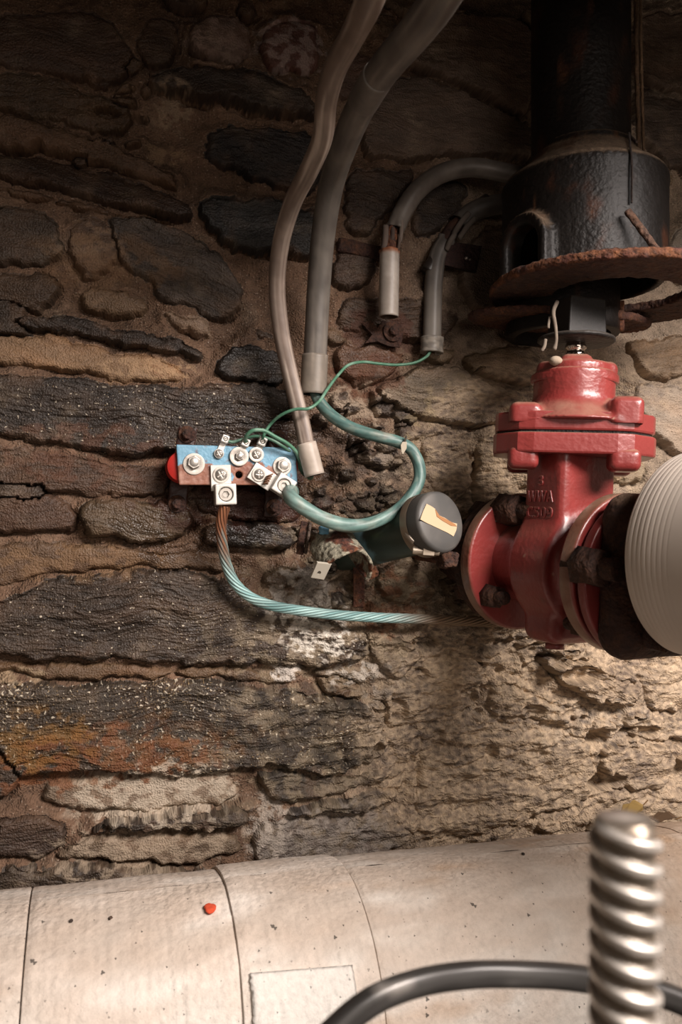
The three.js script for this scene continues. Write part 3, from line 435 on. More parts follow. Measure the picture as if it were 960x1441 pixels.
    for (let i = 0; i < nA; i++) { quad(q(0, i, 0), q(0, i + 1, 0), q(1, i + 1, 0), q(1, i, 0)); quad(q(0, i + 1, nB), q(0, i, nB), q(1, i, nB), q(1, i + 1, nB)); }
    for (let j = 0; j < nB; j++) { quad(q(0, 0, j + 1), q(0, 0, j), q(1, 0, j), q(1, 0, j + 1)); quad(q(0, nA, j), q(0, nA, j + 1), q(1, nA, j + 1), q(1, nA, j)); }
    const g = new THREE.BufferGeometry(); g.setAttribute('position', new THREE.Float32BufferAttribute(pos, 3)); g.setAttribute('uv', new THREE.Float32BufferAttribute(uv, 2)); g.setAttribute('color', new THREE.Float32BufferAttribute(col, 3)); g.setIndex(idx); g.computeVertexNormals();
    part('canvas_patch', g, canvas, o, 'square white canvas patch pasted on');
  }
  const bit = (name, px, py, r, c, label, cat, flat = .4, group) => { const q = hit(px, py, 0); if (!q) return; const nrm = q.clone().addScaledVector(D, -q.dot(D)).normalize(), t = thing(name, label, cat, base.clone().add(q).addScaledVector(nrm, r * flat * .6 + .001), group); const g = rough(new THREE.IcosahedronGeometry(r, 3), r * .45, .6 / r, px); g.scale(1, flat, 1.1); g.computeVertexNormals(); const m = part('chip', paint(g, (x, y, z) => mulc(hex(c), 1 + .5 * f3(x * 300, y * 300, z * 300))), paperMat, t); m.quaternion.setFromUnitVectors(V(0, 1, 0), nrm); };
  bit('brick_chip', 294, 1281, .0062, '#c0492a', 'bright orange-red chip of brick lying on the canvas lagging left of the band', 'brick chip', .45);
  bit('stone_crumb', 373, 1234, .0028, '#2c2522', 'dark crumb of stone on the lagging just right of the canvas band edge', 'crumb', .6);
  bit('stone_crumb', 433, 1266, .003, '#1c1614', 'small black crumb on the canvas band left of its right edge', 'crumb', .6);
  bit('stone_crumb', 100, 1298, .0018, '#3a302a', 'tiny dark crumb alone on the far left lagging', 'crumb', .6);
  bit('stone_crumb', 736, 1203, .002, '#2c2420', 'tiny dark crumb high on the lagging right of centre', 'crumb', .6);
  bit('stone_crumb', 156, 1293, .0017, '#4a3a30', 'tiny brown crumb on the lagging left of the brick chip', 'crumb', .6);
  // what has dropped behind the rod
  const leaf = (px, py, L, w, rot, c, label) => { const q = hit(px, py, .006) ?? P(px, py, 1.17).sub(base); const t = thing('dried_leaf', label, 'leaf', base.clone().add(q)); const pts = []; for (let i = 0; i <= 12; i++) { const s = i / 12; pts.push([L * (s - .5), w * Math.sin(Math.PI * s) * (1 + .2 * Math.sin(s * 19))]); } for (let i = 11; i > 0; i--) { const s = i / 12; pts.push([L * (s - .5), -w * Math.sin(Math.PI * s) * (1 + .2 * Math.cos(s * 17))]); } const g = plate(pts, .0012, .0003); const p = g.attributes.position; for (let i = 0; i < p.count; i++) { const x = p.getX(i), y = p.getY(i); p.setZ(i, p.getZ(i) + 18 * y * y + .006 * Math.sin(x * 120)); } g.computeVertexNormals(); const m = part('leaf_blade', paint(g, (x, y, z) => mulc(hex(c), 1 + .5 * f3(x * 120, y * 120, z * 120))), paperMat, t); m.rotation.set(-1.0, 0, rot); part('leaf_stalk', paint(sweep([V(L * .5, 0, 0), V(L * .75, .003, .004)], { line: 1, r: .0008, seg: 2, rad: 6 }), () => hex('#6b4e2c')), paperMat, m); };
  leaf(888, 1141, .05, .011, .25, '#8d7442', 'curled yellow dried leaf behind the threaded rod'); leaf(932, 1150, .04, .008, -.3, '#57422e', 'dark brown dried leaf at the right end of the lagged pipe');
  bit('stone_crumb', 921, 1146, .009, '#55423a', 'brown lump of stone beside the yellow dried leaf', 'crumb', .8);
}

// ---------------------------------------------------------------- conduits on the wall
const dustUp = (c, ny, k = .5) => mixc(c, hex('#8d7d6d'), k * sst(.2, .9, ny));
function conduitCol(base, alt, streak) { return (t, a, q, inn, s) => { if (inn) return hex('#2a2420'); const st = f2(a * 2.4 + 3, s * 5 + q.x * 3, 3), sc = n2(a * 9, s * 4), bl = f3(q.x * 34, q.y * 34, q.z * 34, 3); let c = mixc(base, alt, sst(-.25, .35, bl)); c = mixc(c, streak, .6 * sst(.12, .4, st) + .2 * sst(.2, .5, sc)); return mulc(c, 1 + .25 * f3(q.x * 200, q.y * 200, q.z * 200, 2)); }; }
{
  const o = thing('conduit', 'slim dusty pinkish-grey plastic conduit snaking down left of the thicker pipe', 'conduit', PW(440, 640, .04));
  const pts = [P(552, -110, .575).setY(2.25), P(552, -110, .575).setY(2.1), P(543, -70, .59), P(524, -10, .62), P(496, 50, .7), P(472, 96, .75), P(460, 140, .79), P(455, 190, .83), P(437, 235, .88), P(412, 285, .94), P(396, 340, .985), P(390, 400, 1.02), P(395, 460, 1.035), P(408, 525, 1.045), P(424, 590, 1.05), P(432, 628, 1.05)];
  part('tube', about(sweep(pts, { r: (t) => .0118 - .0008 * sst(.3, .6, t), seg: 170, rad: 28, col: conduitCol(hex('#6f6158'), hex('#85766b'), hex('#c9bbae')), mod: (t, a) => 1 + .03 * Math.cos(3 * a + 2) }), o), pvcMat, o);  // pale streak colour stands in for glossy highlights along the tube
  part('collar', about(sweep([P(431, 624, 1.05), P(443, 669, 1.05)], { line: 1, r: .0136, wall: .0035, seg: 12, rad: 28, col: conduitCol(hex('#a3978b'), hex('#b8aca0'), hex('#c9beb2')) }), o), pvcMat, o, 'pale end collar');
}
{
  const o = thing('conduit', 'thick grey plastic conduit running straight down to a coupling mouth with the green cable', 'conduit', PW(444, 500, .03));
  const pts = [P(680, -120, .57).setY(2.25), P(678, -120, .57).setY(2.1), P(658, -75, .6), P(625, -10, .64), P(585, 45, .7), P(540, 98, .77), P(508, 150, .84), P(484, 205, .91), P(466, 262, .975), P(455, 330, 1.02), P(449, 400, 1.045), P(445, 470, 1.055), P(443, 520, 1.06)];
  part('tube', about(sweep(pts, { r: .0158, seg: 150, rad: 32, col: conduitCol(hex('#57524d'), hex('#6d6760'), hex('#8a8279')) }), o), pvcMat, o);
  part('coupling', about(sweep([P(443.5, 500, 1.06), P(441, 555, 1.06)], { line: 1, r: .0178, wall: .003, seg: 16, rad: 32, col: conduitCol(hex('#736b62'), hex('#857c70'), hex('#a1968a')) }), o), pvcMat, o);
  part('joint_sleeve', about(sweep([P(533, 106, .78), P(509, 147, .838)], { r: (t) => .0158 + .0006 * Math.min(1, 8 * Math.min(t, 1 - t)), seg: 24, rad: 32, col: conduitCol(hex('#67615b'), hex('#77716a'), hex('#958e86')) }), o), pvcMat, o, 'paler glued sleeve');
}
// the two broken conduits below the cast iron box
{
  const grey = conduitCol(hex('#57504a'), hex('#6f6760'), hex('#837a71')), pale = conduitCol(hex('#8a8178'), hex('#9a9188'), hex('#b2a99e'));
  const broke = (n0, n1) => (t, a) => 1 + (t > n1 || t < n0 ? .1 * Math.sin(a * 3 + 1) + .06 * Math.sin(a * 7) : 0);
  const o = thing('broken_conduit', 'grey conduit bent in an arch, rusted through above its hollow stub', 'conduit', PW(548, 400, .04));
  part('bent_tube', about(sweep([P(800, 268, 1.17), P(760, 256, 1.16), P(710, 243, 1.15), P(660, 236, 1.14), P(618, 246, 1.13), P(586, 270, 1.12), P(565, 302, 1.115), P(556, 324, 1.11)], { r: .0136, wall: .003, seg: 90, rad: 26, col: grey, mod: broke(-1, .98) }), o), pvcMat, o);
  const stub = part('stub', about(sweep([P(548.5, 352, 1.105), P(547.5, 400, 1.105), P(547, 446, 1.105)], { r: .0141, wall: .0025, seg: 40, rad: 30, col: (t, a, q, inn, s) => inn ? hex('#4e3c30') : mixc(pale(t, a, q, inn, s), hex('#8a4a1e'), sst(.09, .02, t) * .8), mod: broke(.03, 2) }), o), pvcMat, o, 'pale hollow stub');
  const sl = (x0, y0, x1, y1, w, c) => { const g = sweep([P(x0, y0, 1.103), P((x0 + x1) / 2 + 1, (y0 + y1) / 2, 1.1), P(x1, y1, 1.104)], { r: w, seg: 10, rad: 8, col: (t, a, q) => mulc(hex(c), 1 + .5 * f3(q.x * 90, q.y * 90, q.z * 90)) }); part('shard', about(g, o), paperMat, o); };
  sl(543, 318, 540, 352, .0045, '#5d5048'); sl(553, 320, 550, 345, .003, '#473a33'); sl(565, 308, 563, 340, .003, '#6a5e55'); sl(562, 330, 560, 352, .0022, '#54463d'); sl(548, 356, 556, 372, .0022, '#b3a89b');
  part('rusty_core', about(rustGeo(sweep([P(551, 322, 1.112), P(549, 362, 1.108)], { line: 1, r: .0108, seg: 12, rad: 16, mod: (t, a, s) => 1 + .12 * Math.sin(a * 5 + s * 300) })), o), rustMat, o, 'rust showing inside the break');
}
{
  const grey = conduitCol(hex('#4f4a46'), hex('#625c56'), hex('#7b736b'));
  const o = thing('broken_conduit', 'darker grey conduit split at its elbow, with a crusted end collar', 'conduit', PW(609, 440, .03));
  part('bent_tube', about(sweep([P(800, 300, 1.19), P(745, 289, 1.185), P(700, 288, 1.18), P(668, 297, 1.175), P(645, 314, 1.17)], { r: .0148, wall: .003, seg: 60, rad: 24, col: grey, mod: (t, a) => 1 + (t > .97 ? .13 * Math.sin(a * 3) : 0) }), o), pvcMat, o);
  part('straight_tube', about(sweep([P(629, 338, 1.17), P(617, 358, 1.165), P(611, 390, 1.16), P(609, 440, 1.155), P(608, 482, 1.15)], { r: .0134, wall: .0025, seg: 60, rad: 26, col: (t, a, q, inn, s) => mixc(grey(t, a, q, inn, s), hex('#a39c92'), .4 * sst(.3, .9, t)), mod: (t, a) => 1 + (t < .04 ? .14 * Math.sin(a * 3 + 2) : 0) }), o), pvcMat, o);
  part('end_collar', about(sweep([P(608.5, 475, 1.15), P(607.5, 497, 1.15)], { line: 1, r: .0165, wall: .004, seg: 14, rad: 30, col: (t, a, q) => mixc(hex('#77716a'), hex('#a29a8e'), sst(-.2, .3, f3(q.x * 150, q.y * 150, q.z * 150))), mod: (t, a, s) => 1 + .07 * f3(a * 2, s * 200, 2) + (t < .25 || t > .8 ? .04 : 0) }), o), pvcMat, o, 'crusted threaded collar');
  for (const [x0, y0, x1, y1] of [[668, 308, 646, 336], [660, 300, 638, 330], [640, 330, 628, 352]]) part('shard', about(sweep([P(x0, y0, 1.155), P((x0 + x1) / 2, (y0 + y1) / 2 - 2, 1.15), P(x1, y1, 1.156)], { r: .0042, seg: 10, rad: 8, col: (t, a, q) => mulc(hex('#5c534b'), 1 + .5 * f3(q.x * 90, q.y * 90, q.z * 90)) }), o), paperMat, o);
  part('rusty_core', about(rustGeo(sweep([P(656, 306, 1.172), P(637, 322, 1.17), P(622, 350, 1.166)], { r: .0105, seg: 14, rad: 14 }), rustDarkC), o), rustMat, o);
}
// ---------------------------------------------------------------- rusty plates and straps on the wall
function boltHead(r, h, fn = rustDarkC, amp = .0009) { const m = rough(new THREE.CylinderGeometry(r * .92, r, h, 6, 3).rotateX(Math.PI / 2).rotateZ(.3), amp, 160, r * 900); return rustGeo(m, fn); }
{
  const o = thing('anchor_plate', 'ragged rusted plate with one bolt on the wall below the hollow grey stub', 'plate', PW(545, 470, .012));
  const L = (px, py) => { const q = PW(px, py, .012).sub(o.position); return [q.x, q.y]; };
  part('rusted_sheet', rustGeo(rough(plate([[508, 456], [520, 452], [530, 462], [537, 452], [562, 456], [565, 478], [562, 490], [546, 488], [530, 482], [512, 484], [522, 472]].map(([x, y]) => L(x, y)), .006, .001), .0012, 140), rustDarkC), rustMat, o);
  const w = part('washer', rustGeo(rough(new THREE.CylinderGeometry(.015, .015, .004, 24, 2).rotateX(Math.PI / 2), .0008, 180), rustDarkC), rustMat, o); w.position.set(...L(551, 468), .008); const bh = part('bolt_head', boltHead(.008, .009), rustMat, o); bh.position.set(...L(551, 468), .013);
}
{
  const o = thing('strut_bracket', 'dark rusted plate on the wall behind the split conduit elbow', 'bracket', PW(652, 365, .014));
  const L = (px, py) => { const q = PW(px, py, .014).sub(o.position); return [q.x, q.y]; };
  part('bracket_plate', rustGeo(rough(plate([[618, 340], [676, 348], [668, 385], [616, 374]].map(([x, y]) => L(x, y)), .008, .0015), .001, 120), (x, y, z) => mulc(hex('#3a211b'), 1 + .6 * f3(x * 90, y * 90, z * 90))), rustMat, o); const s = part('screw_tip', rustGeo(new THREE.SphereGeometry(.003, 12, 8), () => hex('#b5aca3')), steelMat, o); s.position.set(...L(653, 366), .009); const s2 = part('screw_tip', rustGeo(new THREE.SphereGeometry(.0022, 12, 8), () => hex('#8a8178')), steelMat, o); s2.position.set(...L(658, 368), .009);
}
{
  const o = thing('strut_rail', 'long rusted bar lying across the wall behind the conduits', 'rail', PW(510, 352, .01));
  const q0 = PW(476, 342, .01).sub(o.position), q1 = PW(545, 357, .01).sub(o.position);
  const g = rough(chunk(q0.distanceTo(q1), .02, .012, .002, .004), .0009, 90); g.rotateZ(Math.atan2(q1.y - q0.y, q1.x - q0.x)); part('rusted_bar', rustGeo(g, rustDarkC), rustMat, o);
}
// ---------------------------------------------------------------- the red gate valve
const redC = (y0 = 0) => (x, y, z, nx, ny, nz) => { let c = mulc(hex('#82312e'), 1 + .22 * f3(x * 22, y * 22, z * 22, 3) + .1 * f3(x * 150, y * 150, z * 150, 2)); c = mixc(c, hex('#5c2a24'), .5 * sst(.15, .45, f3(x * 35 + 5, y * 35, z * 35, 3))); c = mixc(c, hex('#9a7f6c'), sst(.35, .95, ny) * (.55 + .7 * f3(x * 45, y * 45, z * 45, 3))); if (f3(x * 120 + 9, y * 120, z * 120, 2) > .42) c = mixc(c, hex('#b89a85'), .6); return c; };
const VTILT = new THREE.Quaternion().setFromAxisAngle(V(0, 1, 0), -YAW).multiply(new THREE.Quaternion().setFromAxisAngle(V(0, 0, 1), R2(-2.5))).multiply(new THREE.Quaternion().setFromAxisAngle(V(0, 1, 0), R2(-61)));
const valve = thing('gate_valve', 'red painted cast iron gate valve with bolted bonnet and raised lettering', 'valve', P(797, 797, 1.02)); valve.quaternion.copy(VTILT);
const red = (g, keep) => boxUV(paint(g, redC()));
{
  const body = nets((x, y, z) => {
    const bar = sdCyl(y, z, x, .056 + .006 * Math.exp(-((x / .03) ** 2)), .098), neck = sdBox(x, y - .055, z, .036, .1, .048, .012), well = sdBox(x, y + .055, z, .032, .043, .046, .016), seat = sdCyl(y, z, x, .071, .034, .006);
    return smin(smin(smin(bar, neck, .022), well, .012), seat, .012);
  }, [-.11, -.11, -.085], [.11, .165, .085], .0032);
  part('body', red(body), redMat, valve);
  const flangeG = () => red(lathe([[.04, -.0105], [.091, -.0105], [.094, -.0095], [.0955, -.007], [.0955, .007], [.094, .0095], [.091, .0105], [.04, .0105]], 96).rotateZ(-Math.PI / 2));
  for (const s of [-1, 1]) { const f = part('flange', boxUV(paint(flangeG(), (x, y, z, nx, ny, nz) => { let c = redC()(x, y, z, nx, ny, nz); const rim = sst(.0935, .0953, Math.hypot(y, z)); c = mixc(c, hex('#6b4528'), .75 * sst(.0, .35, f3(x * 50 + 4, y * 40, z * 40, 3)) * sst(.082, .07, Math.hypot(y, z))); return mixc(c, mixc(hex('#6d4a38'), hex('#8b7460'), sst(-.2, .3, f3(x * 80, y * 40, z * 40))), .8 * rim); })), redMat, valve); f.position.x = s * .092; }
  const wash = part('drain_boss', red(rough(new THREE.CylinderGeometry(.0115, .0125, .008, 16, 2), .0006, 100)), redMat, valve); wash.position.set(.006, -.101, .02);
  // raised lettering on the face of the neck
  const font = await new FontLoader().loadAsync('fonts/droid/droid_sans_bold.typeface.json');
  for (const [s, y, h] of [['3', .103, .0125], ['WWA', .0825, .0138], ['C509', .0615, .0138], ['YOL', .0435, .011]]) {
    const g = new TextGeometry(s, { font, size: h, depth: .0022, curveSegments: 4, bevelEnabled: true, bevelThickness: .0006, bevelSize: .0004, bevelSegments: 1 }); g.computeBoundingBox(); const w = g.boundingBox.max.x - g.boundingBox.min.x, k = s === '3' ? 1 : Math.min(1.15, .047 / w); g.translate(-g.boundingBox.min.x - w / 2, 0, 0); g.scale(k, 1, 1); g.computeVertexNormals();
    const m = part('lettering', red(g), redMat, valve); m.position.set(-.002, y, s === 'YOL' ? .0486 : .047);
  }
  // bonnet: its front turned towards the passage
  const BR = R2(49.5), B = (g) => g.rotateY(BR);
  const oct = [[-.066, .068], [.064, .068], [.1, .03], [.1, -.034], [.064, -.07], [-.066, -.07], [-.1, -.034], [-.1, .034]];
  const bev = (pts) => { const s = []; pts.forEach((p, i) => { const n = pts[(i + 1) % pts.length]; s.push([mix(p[0], n[0], .12), mix(p[1], n[1], .12)], [mix(p[0], n[0], .88), mix(p[1], n[1], .88)]); }); return s; };
  const slab = (pts, t, y, b = .003) => { const g = plate(bev(pts).map(([x, z]) => [x, -z]), t, b); g.rotateX(-Math.PI / 2); g.translate(0, y, 0); return B(g); };
  part('body_flange', red(slab(oct, .026, .142)), redMat, valve); part('bonnet_flange', red(slab(oct.map(([x, z]) => [x * .985, z * .985]), .024, .1705)), redMat, valve);
  { const g = plate(bev(oct).map(([x, z]) => [x * .95, -z * .95]), .003, 0); g.rotateX(-Math.PI / 2); g.translate(0, .168, 0); part('gasket', paint(B(g), () => hex('#15100e')), rustMat, valve); }
  const lugs = [[-.062, .045], [.058, .05], [.062, -.045], [-.062, -.045]];
  const bonnet = nets((x, y, z) => {
    let d = sdCyl(x, z, y - .218, .0515, .035, .004);
    const r = Math.hypot(x, z), cone = Math.max((r - .078 + (y - .188) * 1.15) * .7, .184 - y, y - .225); d = smin(d, cone, .01);
    lugs.forEach(([a, b], i) => { const t = i % 2 ? .214 : .206; d = smin(d, Math.max(sdBox(x - a, y - .19, z - b, .02, t - .19, .02, .01), 0 - y), .007); });
    return Math.max(d, .18 - y);
  }, [-.1, .178, -.09], [.1, .27, .09], .0028);
  part('bonnet', red(B(bonnet)), redMat, valve);
  const lower = nets((x, y, z) => { let d = 1; lugs.forEach(([a, b]) => { d = Math.min(d, sdBox(x - a, y - .136, z - b, .019, .014, .019, .009)); }); return d; }, [-.1, .115, -.09], [.1, .16, .09], .0028);
  part('bolt_lugs', red(B(lower)), redMat, valve);
  const lob = []; for (let i = 0; i < 64; i++) { const a = i / 64 * Math.PI * 2, r = .0525 + .003 * Math.cos(2 * a); lob.push([r * Math.cos(a), r * Math.sin(a)]); }
  { const g = plate(lob, .012, .003); g.rotateX(-Math.PI / 2); g.translate(0, .237, 0); const g2 = nets((x, y, z) => smin(sdCyl(x, z, y - .251, .047, .012, .005), smin(sdBox(x, y - .258, z, .021, .016, .028, .011), sdBox(x - .002, y - .253, z, .05, .0115, .02, .009), .006), .006), [-.06, .234, -.06], [.06, .285, .06], .0026); part('gland_plate', red(B(merge([strip(g), strip(g2)]))), redMat, valve); }
  // stem, disc and the square operating nut
  const stem = part('stem', paint(lathe([[.0001, .255], [.013, .255], [.013, .277], [.011, .279], [.011, .282], [.0135, .284], [.0135, .288], [.012, .29], [.012, .298], [.0001, .298]], 32), () => hex('#c9bfb6')), vmat({ roughness: .12, metalness: 1 }), valve, 'bright polished stem');
  const blk = (g) => boxUV(paint(g, (x, y, z, nx, ny) => { let c = mulc(hex('#2b2826'), 1 + .5 * f3(x * 70, y * 70, z * 70)); return mixc(c, hex('#7d7268'), sst(.3, .9, ny) * .6 + .5 * sst(.3, .5, f3(x * 110, y * 110, z * 110))); }));
  part('stem_disc', blk(rough(lathe([[.0001, -.003], [.046, -.003], [.049, -.001], [.049, .002], [.046, .0035], [.02, .0045], [.0001, .0045]], 56).translate(0, .2945, 0), .0008, 40)), ironMat, valve, 'flat black disc under the nut');
  const nut = new RoundedBoxGeometry(.053, .047, .053, 3, .002); const np = nut.attributes.position; for (let i = 0; i < np.count; i++) { const k = 1 - (np.getY(i)) * 1.6; np.setX(i, np.getX(i) * k); np.setZ(i, np.getZ(i) * k); } nut.computeVertexNormals(); nut.rotateY(R2(50 + 26)); nut.translate(.0, .3215, 0); part('operating_nut', blk(nut), vmat({ roughness: .5, map: speckTex, specularIntensity: .6 }), valve, 'square black operating nut');
  // flange bolts
  const hexB = (r, h, amp) => { const a = boltHead(r, h, rustDarkC, amp), b = rustGeo(rough(new THREE.CylinderGeometry(r * .55, r * .55, h * 2.2, 12, 4).rotateX(Math.PI / 2).translate(0, 0, 0), amp * .8, 150), rustDarkC); return merge([a, b]).rotateY(Math.PI / 2); };
  const bolt = (x, a, r, h, rad = .076) => { const m = part('flange_bolt', hexB(r, h, .0014), rustMat, valve, 'heavily rusted bolt'); m.position.set(x, rad * Math.sin(a), rad * Math.cos(a)); };
  bolt(-.066, R2(62), .023, .04, .08); bolt(-.072, R2(118), .018, .028); bolt(-.072, R2(-38), .017, .022); bolt(-.072, R2(-140), .017, .022); bolt(.07, R2(-62), .014, .026); bolt(.068, R2(130), .014, .026);
  bolt(.122, R2(6), .024, .034, .083);
}
{
  const o = thing('companion_flange', 'dark rusted square iron flange bolted against the right side of the red valve', 'flange', valve.localToWorld(V(0.105, 0, 0))); o.quaternion.copy(VTILT);
  const g = nets((x, y, z) => smin(sdBox(x - .031, y, z + .004, .028, .094, .078, .03), sdCyl(y, z, x - .07, .055, .05, .004), .01) + .0022 * f3(x * 70, y * 70, z * 70, 3), [-.005, -.105, -.095], [.13, .105, .085], .003);
  const dark = (x, y, z, nx, ny) => mixc(mulc(rustDarkC(x, y, z), .95), hex('#8b735c'), .8 * sst(.45, .95, ny) * sst(-.4, .2, f3(x * 40, y * 40, z * 40)));
  part('flange_block', rustGeo(g, dark), rustMat, o);
  for (const [y, z, r, h] of [[.062, .042, .016, .02], [-.062, .03, .02, .024], [.07, -.06, .017, .02], [-.06, -.06, .016, .02]]) { const m = part('flange_bolt', rustGeo(boltHead(r, h, rustDarkC, .0012).rotateY(Math.PI / 2), rustDarkC), rustMat, o); m.position.set(.06, y, z); }
  const back = part('red_backing_ring', boxUV(paint(lathe([[.05, -.007], [.094, -.007], [.096, -.004], [.096, .004], [.094, .007], [.05, .007]], 90).rotateZ(-Math.PI / 2), (x, y, z, nx, ny, nz) => mulc(redC()(x, y, z, nx, ny * .5, nz), .8))), redMat, o, 'red painted backing ring'); back.position.set(.009, -.004, -.004);
  const st = part('stud_bolt', hexStud(), rustMat, o, 'rusted stud end standing up'); st.position.set(.055, .1, -.05);
  function hexStud() { return merge([boltHead(.018, .024).rotateX(-Math.PI / 2), rustGeo(rough(new THREE.CylinderGeometry(.012, .012, .03, 12, 4).translate(0, -.02, 0), .001, 140), rustDarkC)]); }
}
{
  const base = P(975, 778, .865);
  const o = thing('jacketed_pipe', 'thick white plastic-jacketed pipe end with concentric grooves at the right edge', 'pipe', base); o.quaternion.copy(VTILT);
  const prof = []; const RJ = .112; prof.push([.06, .002], [RJ - .01, 0], [RJ - .004, .0008], [RJ - .001, .003]); for (let i = 0; i <= 150; i++) { const s = .005 + i * .0008, gr = s < .06 ? .0007 * Math.max(0, Math.cos(s / .0062 * Math.PI * 2)) ** 2 * (1 - s / .065) : 0; prof.push([RJ + .002 * sst(0, .03, s) - gr, s]); } prof.push([RJ + .002, 1.2], [.06, 1.2]);
  const jg = lathe(prof, 120); jg.rotateZ(-Math.PI / 2);
  part('plastic_jacket', paint(jg, (x, y, z) => mulc(hex('#c6bbaf'), 1 + .12 * f3(x * 30, y * 12, z * 12, 3) - (f3(x * 150, y * 150, z * 150, 2) > .5 ? .4 : 0))), vmat({ roughness: .45 }), o);
  part('inner_pipe', rustGeo(new THREE.CylinderGeometry(.058, .058, 1.24, 40).rotateZ(-Math.PI / 2).translate(.575, 0, 0), rustDarkC), rustMat, o);
}
{ // pipe from the valve into the wall
  const a = valve.localToWorld(V(-.102, 0, 0)), dir = valve.localToWorld(V(-.35, 0, 0)).sub(a);
  const o = thing('wall_flange', 'rusted pipe end and flange leaving the stone wall behind the red valve', 'pipe', a); o.quaternion.copy(VTILT);
  part('rusted_flange', rustGeo(rough(lathe([[.03, -.022], [.088, -.022], [.09, -.02], [.09, -.003], [.088, -.001], [.03, -.001]], 64), .0012, 90).rotateZ(-Math.PI / 2), rustDarkC), rustMat, o);
  part('pipe_stub', rustGeo(rough(new THREE.CylinderGeometry(.05, .05, .16, 40, 10).rotateZ(-Math.PI / 2).translate(-.1, 0, 0), .0012, 80), rustDarkC), rustMat, o);
  for (const [an, r] of [[62, .02], [118, .018], [-38, .017], [-140, .017], [180, .017]]) { const m = part('flange_bolt', boltHead(r, .02).rotateY(Math.PI / 2), rustMat, o); m.position.set(-.03, .072 * Math.sin(R2(an)), .072 * Math.cos(R2(an))); }
}

// ---------------------------------------------------------------- the cast iron box and its rings
{
  const base = P(821, 380, 1.066); const o = thing('cast_iron_box', 'black tar-coated cast iron valve box hanging from a round pipe over the red valve', 'valve box', base); o.rotation.y = R2(-32); o.scale.setScalar(.969);
  const tar = (x, y, z, nx, ny, nz) => { let c = mulc(hex('#1d1815'), 1 + .5 * f3(x * 30, y * 30, z * 30, 3)); c = mixc(c, hex('#8f7a66'), sst(.15, .55, ny) * (.75 + .5 * f3(x * 30, y * 30, z * 30))); const ru = f3(x * 24 + 8, y * 16, z * 24, 4); c = mixc(c, hex('#4d2c1b'), .8 * sst(.12, .42, ru)); c = mixc(c, hex('#7a5136'), .7 * sst(.25, .5, f3(x * 50, y * 9, z * 50 + 6, 3))); if (f3(x * 90 + 3, y * 60, z * 90, 2) > .38) c = mixc(c, hex('#58433a'), .7); return c; };
  const RB = .112, y1 = .12, y2 = .153;
  // opening low on the left of the front
  const oa = Math.atan2(-.072, .086);
  const g = nets((x, y, z) => {
    const r = Math.hypot(x, z); let out = sdCyl(x, z, y - .05, RB, .075, .012);
    const cone = Math.max((r - mix(RB - .004, .07, clamp((y - y1 + .004) / .04))) * .75, y1 - .01 - y, y - y2 - .012); out = smin(out, cone, .008);
    const bx = x * Math.cos(oa) - z * Math.sin(oa), bz = x * Math.sin(oa) + z * Math.cos(oa);       // bz along the opening's axis
    const arch = (w, h) => { const dy = y + .006; return dy < h ? Math.max(Math.abs(bx) - w, -dy - .04) : Math.hypot(bx, dy - h) - w; };
    out = smin(out, Math.max(arch(.041, .02), Math.abs(bz - .1) - .024) , .008);
    out = smax(out, -Math.max(arch(.027, .018), -(bz - .02)), .006);
    out = smax(out, -sdCyl(x, z, y, RB - .016, .12), .004);
    return out + .0008 * f3(x * 40, y * 40, z * 40, 2);
  }, [-.14, -.03, -.145], [.14, .2, .145], .0036);
  part('bell', boxUV(paint(g, tar)), ironMat, o);
  { const pg = new THREE.CylinderGeometry(.0675, .0675, .78, 64, 100, true); const in_ = new THREE.CylinderGeometry(.058, .058, .78, 40, 1, true); const q = merge([strip(pg), strip(in_)]); q.translate(-.004, y2 + .365, 0); part('riser_pipe', boxUV(paint(q, tar)), ironMat, o); }
  const crack = part('seam_rib', rustGeo(sweep([V(.055, y1 + .02, .098), V(.058, y1 - .02, .1), V(.058, y1 - .07, .1)], { r: .0016, seg: 20, rad: 6 }), (x, y, z) => mulc(hex('#2b1d16'), 1)), rustMat, o);
  { const q = sweep([V(.058, .158, .05), V(.064, .13, .09)], { line: 1, r: .0022, seg: 6, rad: 6 }); part('seam_rib', rustGeo(q, () => hex('#3a2419')), rustMat, o); }
  { const gg = rough(chunk(.075, .009, .007, .003, .003), .0008, 120); gg.rotateZ(R2(-57)); gg.translate(.072, .006, .112); part('brace', rustGeo(gg, (x, y, z) => mixc(rustC(x, y, z), hex('#6a5648'), .6)), rustMat, o, 'slanting rusty brace'); }
  // thin brown runs along the riser's right edge
  for (const [dx, r, c] of [[.068, .003, '#6a5038'], [.074, .002, '#7d6248']]) part('rust_drip', rustGeo(sweep([V(dx - .002, .85, .012), V(dx, .6, .014), V(dx + .001, .3, .016), V(dx + .004, y2 - .005, .02)], { r, seg: 50, rad: 8, mod: (t, a, s) => 1 + .35 * Math.sin(s * 140) * Math.sin(a * 2) }), (x, y, z) => mulc(hex(c), 1 + .5 * f3(x * 50, y * 50, z * 50))), rustMat, o);
  // lower tube, seen through the ring
  part('lower_tube', boxUV(paint(lathe([[.07, -.075], [.082, -.075], [.083, -.073], [.083, .0], [.07, .0], [.07, -.075]], 72).translate(-.03, 0, -.078), tar)), ironMat, o);
  { const q = rough(chunk(.008, .045, .012, .002, .003), .001, 120); q.translate(.054, -.052, -.07); part('rusted_edge', rustGeo(q), rustMat, o); }
}
